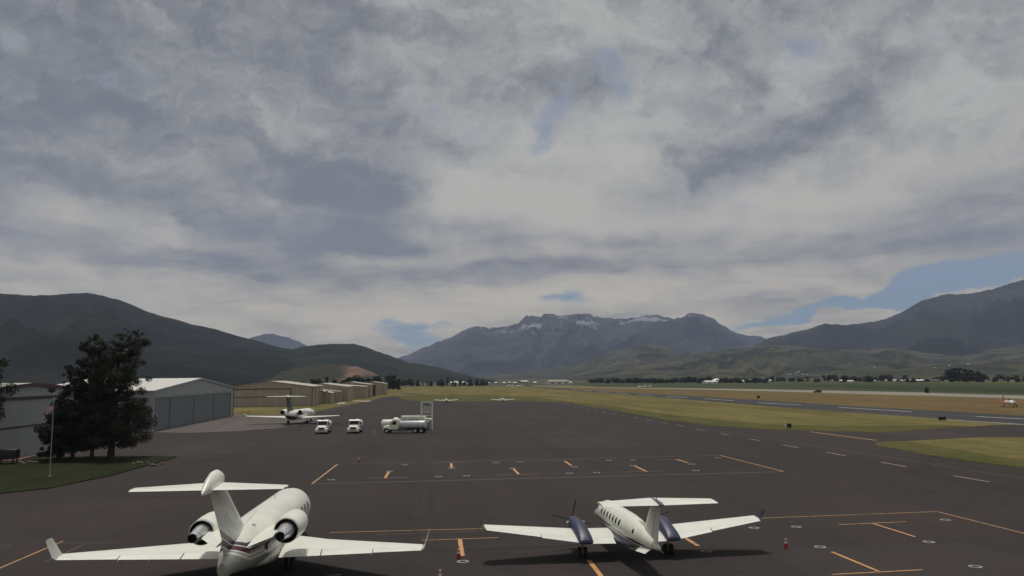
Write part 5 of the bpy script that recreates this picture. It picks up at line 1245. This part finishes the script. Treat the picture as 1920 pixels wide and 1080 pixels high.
# ================================================================== FAR BUILDINGS
def house(px, py, wpx, hpx, label, group, wm, rm, rz=0.0, cat='house', dark_bays=0, depth=None, name='house'):
    q = gp(px, py); k_ = q.y / F; W = wpx * k_; H = hpx * k_; e = H * .62; D_ = depth or W * .7
    t = thing(name, label, cat, q, rz, group)
    m_ = MB(); m_.add([(-W / 2, -D_ / 2, 0), (W / 2, -D_ / 2, 0), (W / 2, -D_ / 2, e), (-W / 2, -D_ / 2, e), (-W / 2, D_ / 2, 0), (W / 2, D_ / 2, 0), (W / 2, D_ / 2, e), (-W / 2, D_ / 2, e), (-W / 2, 0, H), (W / 2, 0, H)],
        [(0, 1, 2, 3), (5, 4, 7, 6), (1, 5, 6, 9, 2), (4, 0, 3, 8, 7)]); obj('wall', m_, wm, t)
    r_ = MB(); o_ = .4
    for s_ in (1, -1):
        r_.add([(-W / 2 - o_, s_ * (D_ / 2 + o_), e - .15), (W / 2 + o_, s_ * (D_ / 2 + o_), e - .15), (W / 2 + o_, 0, H + .05), (-W / 2 - o_, 0, H + .05), (-W / 2 - o_, s_ * (D_ / 2 + o_), e + .1), (W / 2 + o_, s_ * (D_ / 2 + o_), e + .1), (W / 2 + o_, 0, H + .3), (-W / 2 - o_, 0, H + .3)],
               [(0, 1, 2, 3), (7, 6, 5, 4), (0, 4, 5, 1), (1, 5, 6, 2), (2, 6, 7, 3), (3, 7, 4, 0)])
    obj('roof', r_, rm, t)
    n_ = dark_bays or 2
    for i in range(n_):
        x_ = -W / 2 + W * (i + .5) / n_; w_ = W / n_ * .22; b = MB(); b.box(x_ - w_, x_ + w_, -D_ / 2 - .06, -D_ / 2, e * .3, e * .72); obj('window', b, 'glass', t)
    return t
M['hw'] = flat('white_siding', (.72, .71, .68), .5, scale=.4); M['hr'] = flat('grey_shingle', (.16, .155, .15), .8, scale=.4); M['hr2'] = flat('white_roof_sheet', (.70, .70, .68), .4, scale=.4); M['hb'] = flat('tan_siding', (.24, .21, .17), .7, scale=.4); M['hp'] = flat('pink_siding', (.34, .20, .17), .7, scale=.4)
house(1045, 720.5, 38, 8, 'long low white hangar with dark openings, far off right of centre', None, 'hw', 'hb', .1, 'far hangar', 3, 40, 'hangar')
house(1066, 720.5, 10, 5, 'small white annexe at the right end of the long far white hangar', None, 'hw', 'hr2', .4, 'far hangar', name='hangar')
house(1022, 719.5, 7, 4.5, 'tiny white hut left of the long far white hangar', None, 'hw', 'hr', .4, 'hut', name='hut')
house(982, 718, 15, 4, 'low building with a slanting white roof between the far planes and the white hangar', None, 'hb', 'hr2', .5, 'far building', name='barn')
for (px, py) in [(848, 720.5), (855, 719.2), (861, 721), (868, 720.2), (876, 722)]: house(px, py, 6, 4.5, 'bright white house in the tight row of houses past the airfield end', 'bright white houses past the airfield end', 'hw', 'hr2', random.uniform(-.5, .5))
for (px, py) in [(780, 722), (788, 721.5), (799, 721.8), (811, 721.5), (820, 721), (770, 723)]: house(px, py, 5, 3.8, 'small pale house half hidden in the trees past the hangar row', 'pale houses in trees past the hangar row', 'hw', 'hr', random.uniform(-.5, .5))
for (px, py) in [(915, 720), (930, 719.5), (945, 719.7), (955, 719), (965, 719.5), (1003, 719)]: house(px, py, 5, 2.8, 'tiny distant house on the flat horizon at the middle of the view', 'tiny houses on the middle horizon', 'hb', 'hr2', random.uniform(-.5, .5))
house(1331, 719.5, 24, 5.5, 'white farm building with wide pale roofs in the right-hand tree line', None, 'hw', 'hr2', .25, 'farm building', name='barn')
house(1342, 718.5, 10, 8, 'tall white barn rising behind the wide farm building', None, 'hw', 'hr2', -.3, 'barn', name='barn')
house(1391, 718.5, 12, 5.5, 'white barn with a slanting roof, right of the farm building', None, 'hw', 'hr2', .8, 'barn', name='barn')
house(1378, 707.5, 20, 3.5, 'long pale building above the tree line on the lower hill slope', None, 'hw', 'hr2', .1, 'far building', name='barn')
house(1713, 716.5, 36, 4.5, 'long low pale-roofed shed in the tree belt at right', None, 'hb', 'hr2', .05, 'shed', name='shed')
rl = [(1408, 6), (1418, 4), (1432, 4), (1444, 3), (1452, 3), (1510, 4), (1535, 4), (1560, 4), (1577, 3), (1594, 9), (1623, 4), (1640, 3), (1661, 3), (1677, 4), (1690, 5), (1775, 5), (1850, 4), (1876, 5), (1898, 6)]
for (px, w_) in rl: house(px, 716.5 + random.uniform(-1, 1), w_ + 1, 3.6 + random.uniform(0, 1.5), 'small pale house scattered in the tree belt below the right hills', 'houses in the right tree belt', random.choice(['hw', 'hw', 'hb']), random.choice(['hr2', 'hr']), random.uniform(-.6, .6))
house(1752, 715.8, 18, 3.6, 'pinkish low house just left of the dense dark grove', None, 'hp', 'hr', .1)
def on_hill(px, py, dist, wpx, hpx, label, group, wm='hw', rm='hr2'):
    """house standing on rising ground: dropped on the hill surface along its sight line"""
    dg = bpy.context.evaluated_depsgraph_get()
    hit, loc, *_ = sc.ray_cast(dg, Vector((0, 0, CAM_H)), ray(px, py).normalized(), distance=20000)
    return loc if hit else dp(px, py, dist)
HZ.hide_viewport = True
bpy.context.view_layer.update()
HP = [(1478, 703), (1483, 702), (1492, 701), (1497, 698), (1506, 702), (1514, 703), (1752, 690), (1780, 686), (1815, 683), (1640, 689)]
locs = [(p, on_hill(p[0], p[1], 2500, 0, 0, '', '')) for p in HP]
for (px, py), L_ in locs:
    k_ = L_.y / F; t = house(px, 720, 5, 4, 'tiny pale house up on the green foothill slope at right', 'houses up on the right foothills', 'hb', 'hr2', random.uniform(-.5, .5))
    s_ = L_.y / t.location.y * .42; t.location = L_ + Vector((0, 0, -1.0)); t.scale = (s_, s_, s_)
HZ.hide_viewport = False
for (px, py) in [(757, 737.5), (770, 738.5), (785, 739.3)]:
    q = gp(px, py); m_ = MB(); m_.box(-2.6, 2.6, -.4, .4, 0, .8); o = obj('concrete_barrier', m_, 'concrete', bevel=.1); o.location = q; o.rotation_euler = (0, 0, .05); tag(o, 'pale low concrete barrier lying in the grass behind the fuel station sign', 'concrete barrier', 'pale barriers in the grass')
for (px, py) in [(963, 725.5), (980, 725.5)]:
    q = gp(px, py); small_plane('small_plane', 'far white plane parked in the grass below the horizon at the middle', 'small plane', (q.x, q.y, 0), R(100), group='far planes at the middle')
for (px, py) in [(1211, 727), (1222, 726.7)]:
    q = gp(px, py); small_plane('small_plane', 'far white plane beside the pale road right of centre', 'small plane', (q.x, q.y, 0), R(80), group='far planes by the pale road')
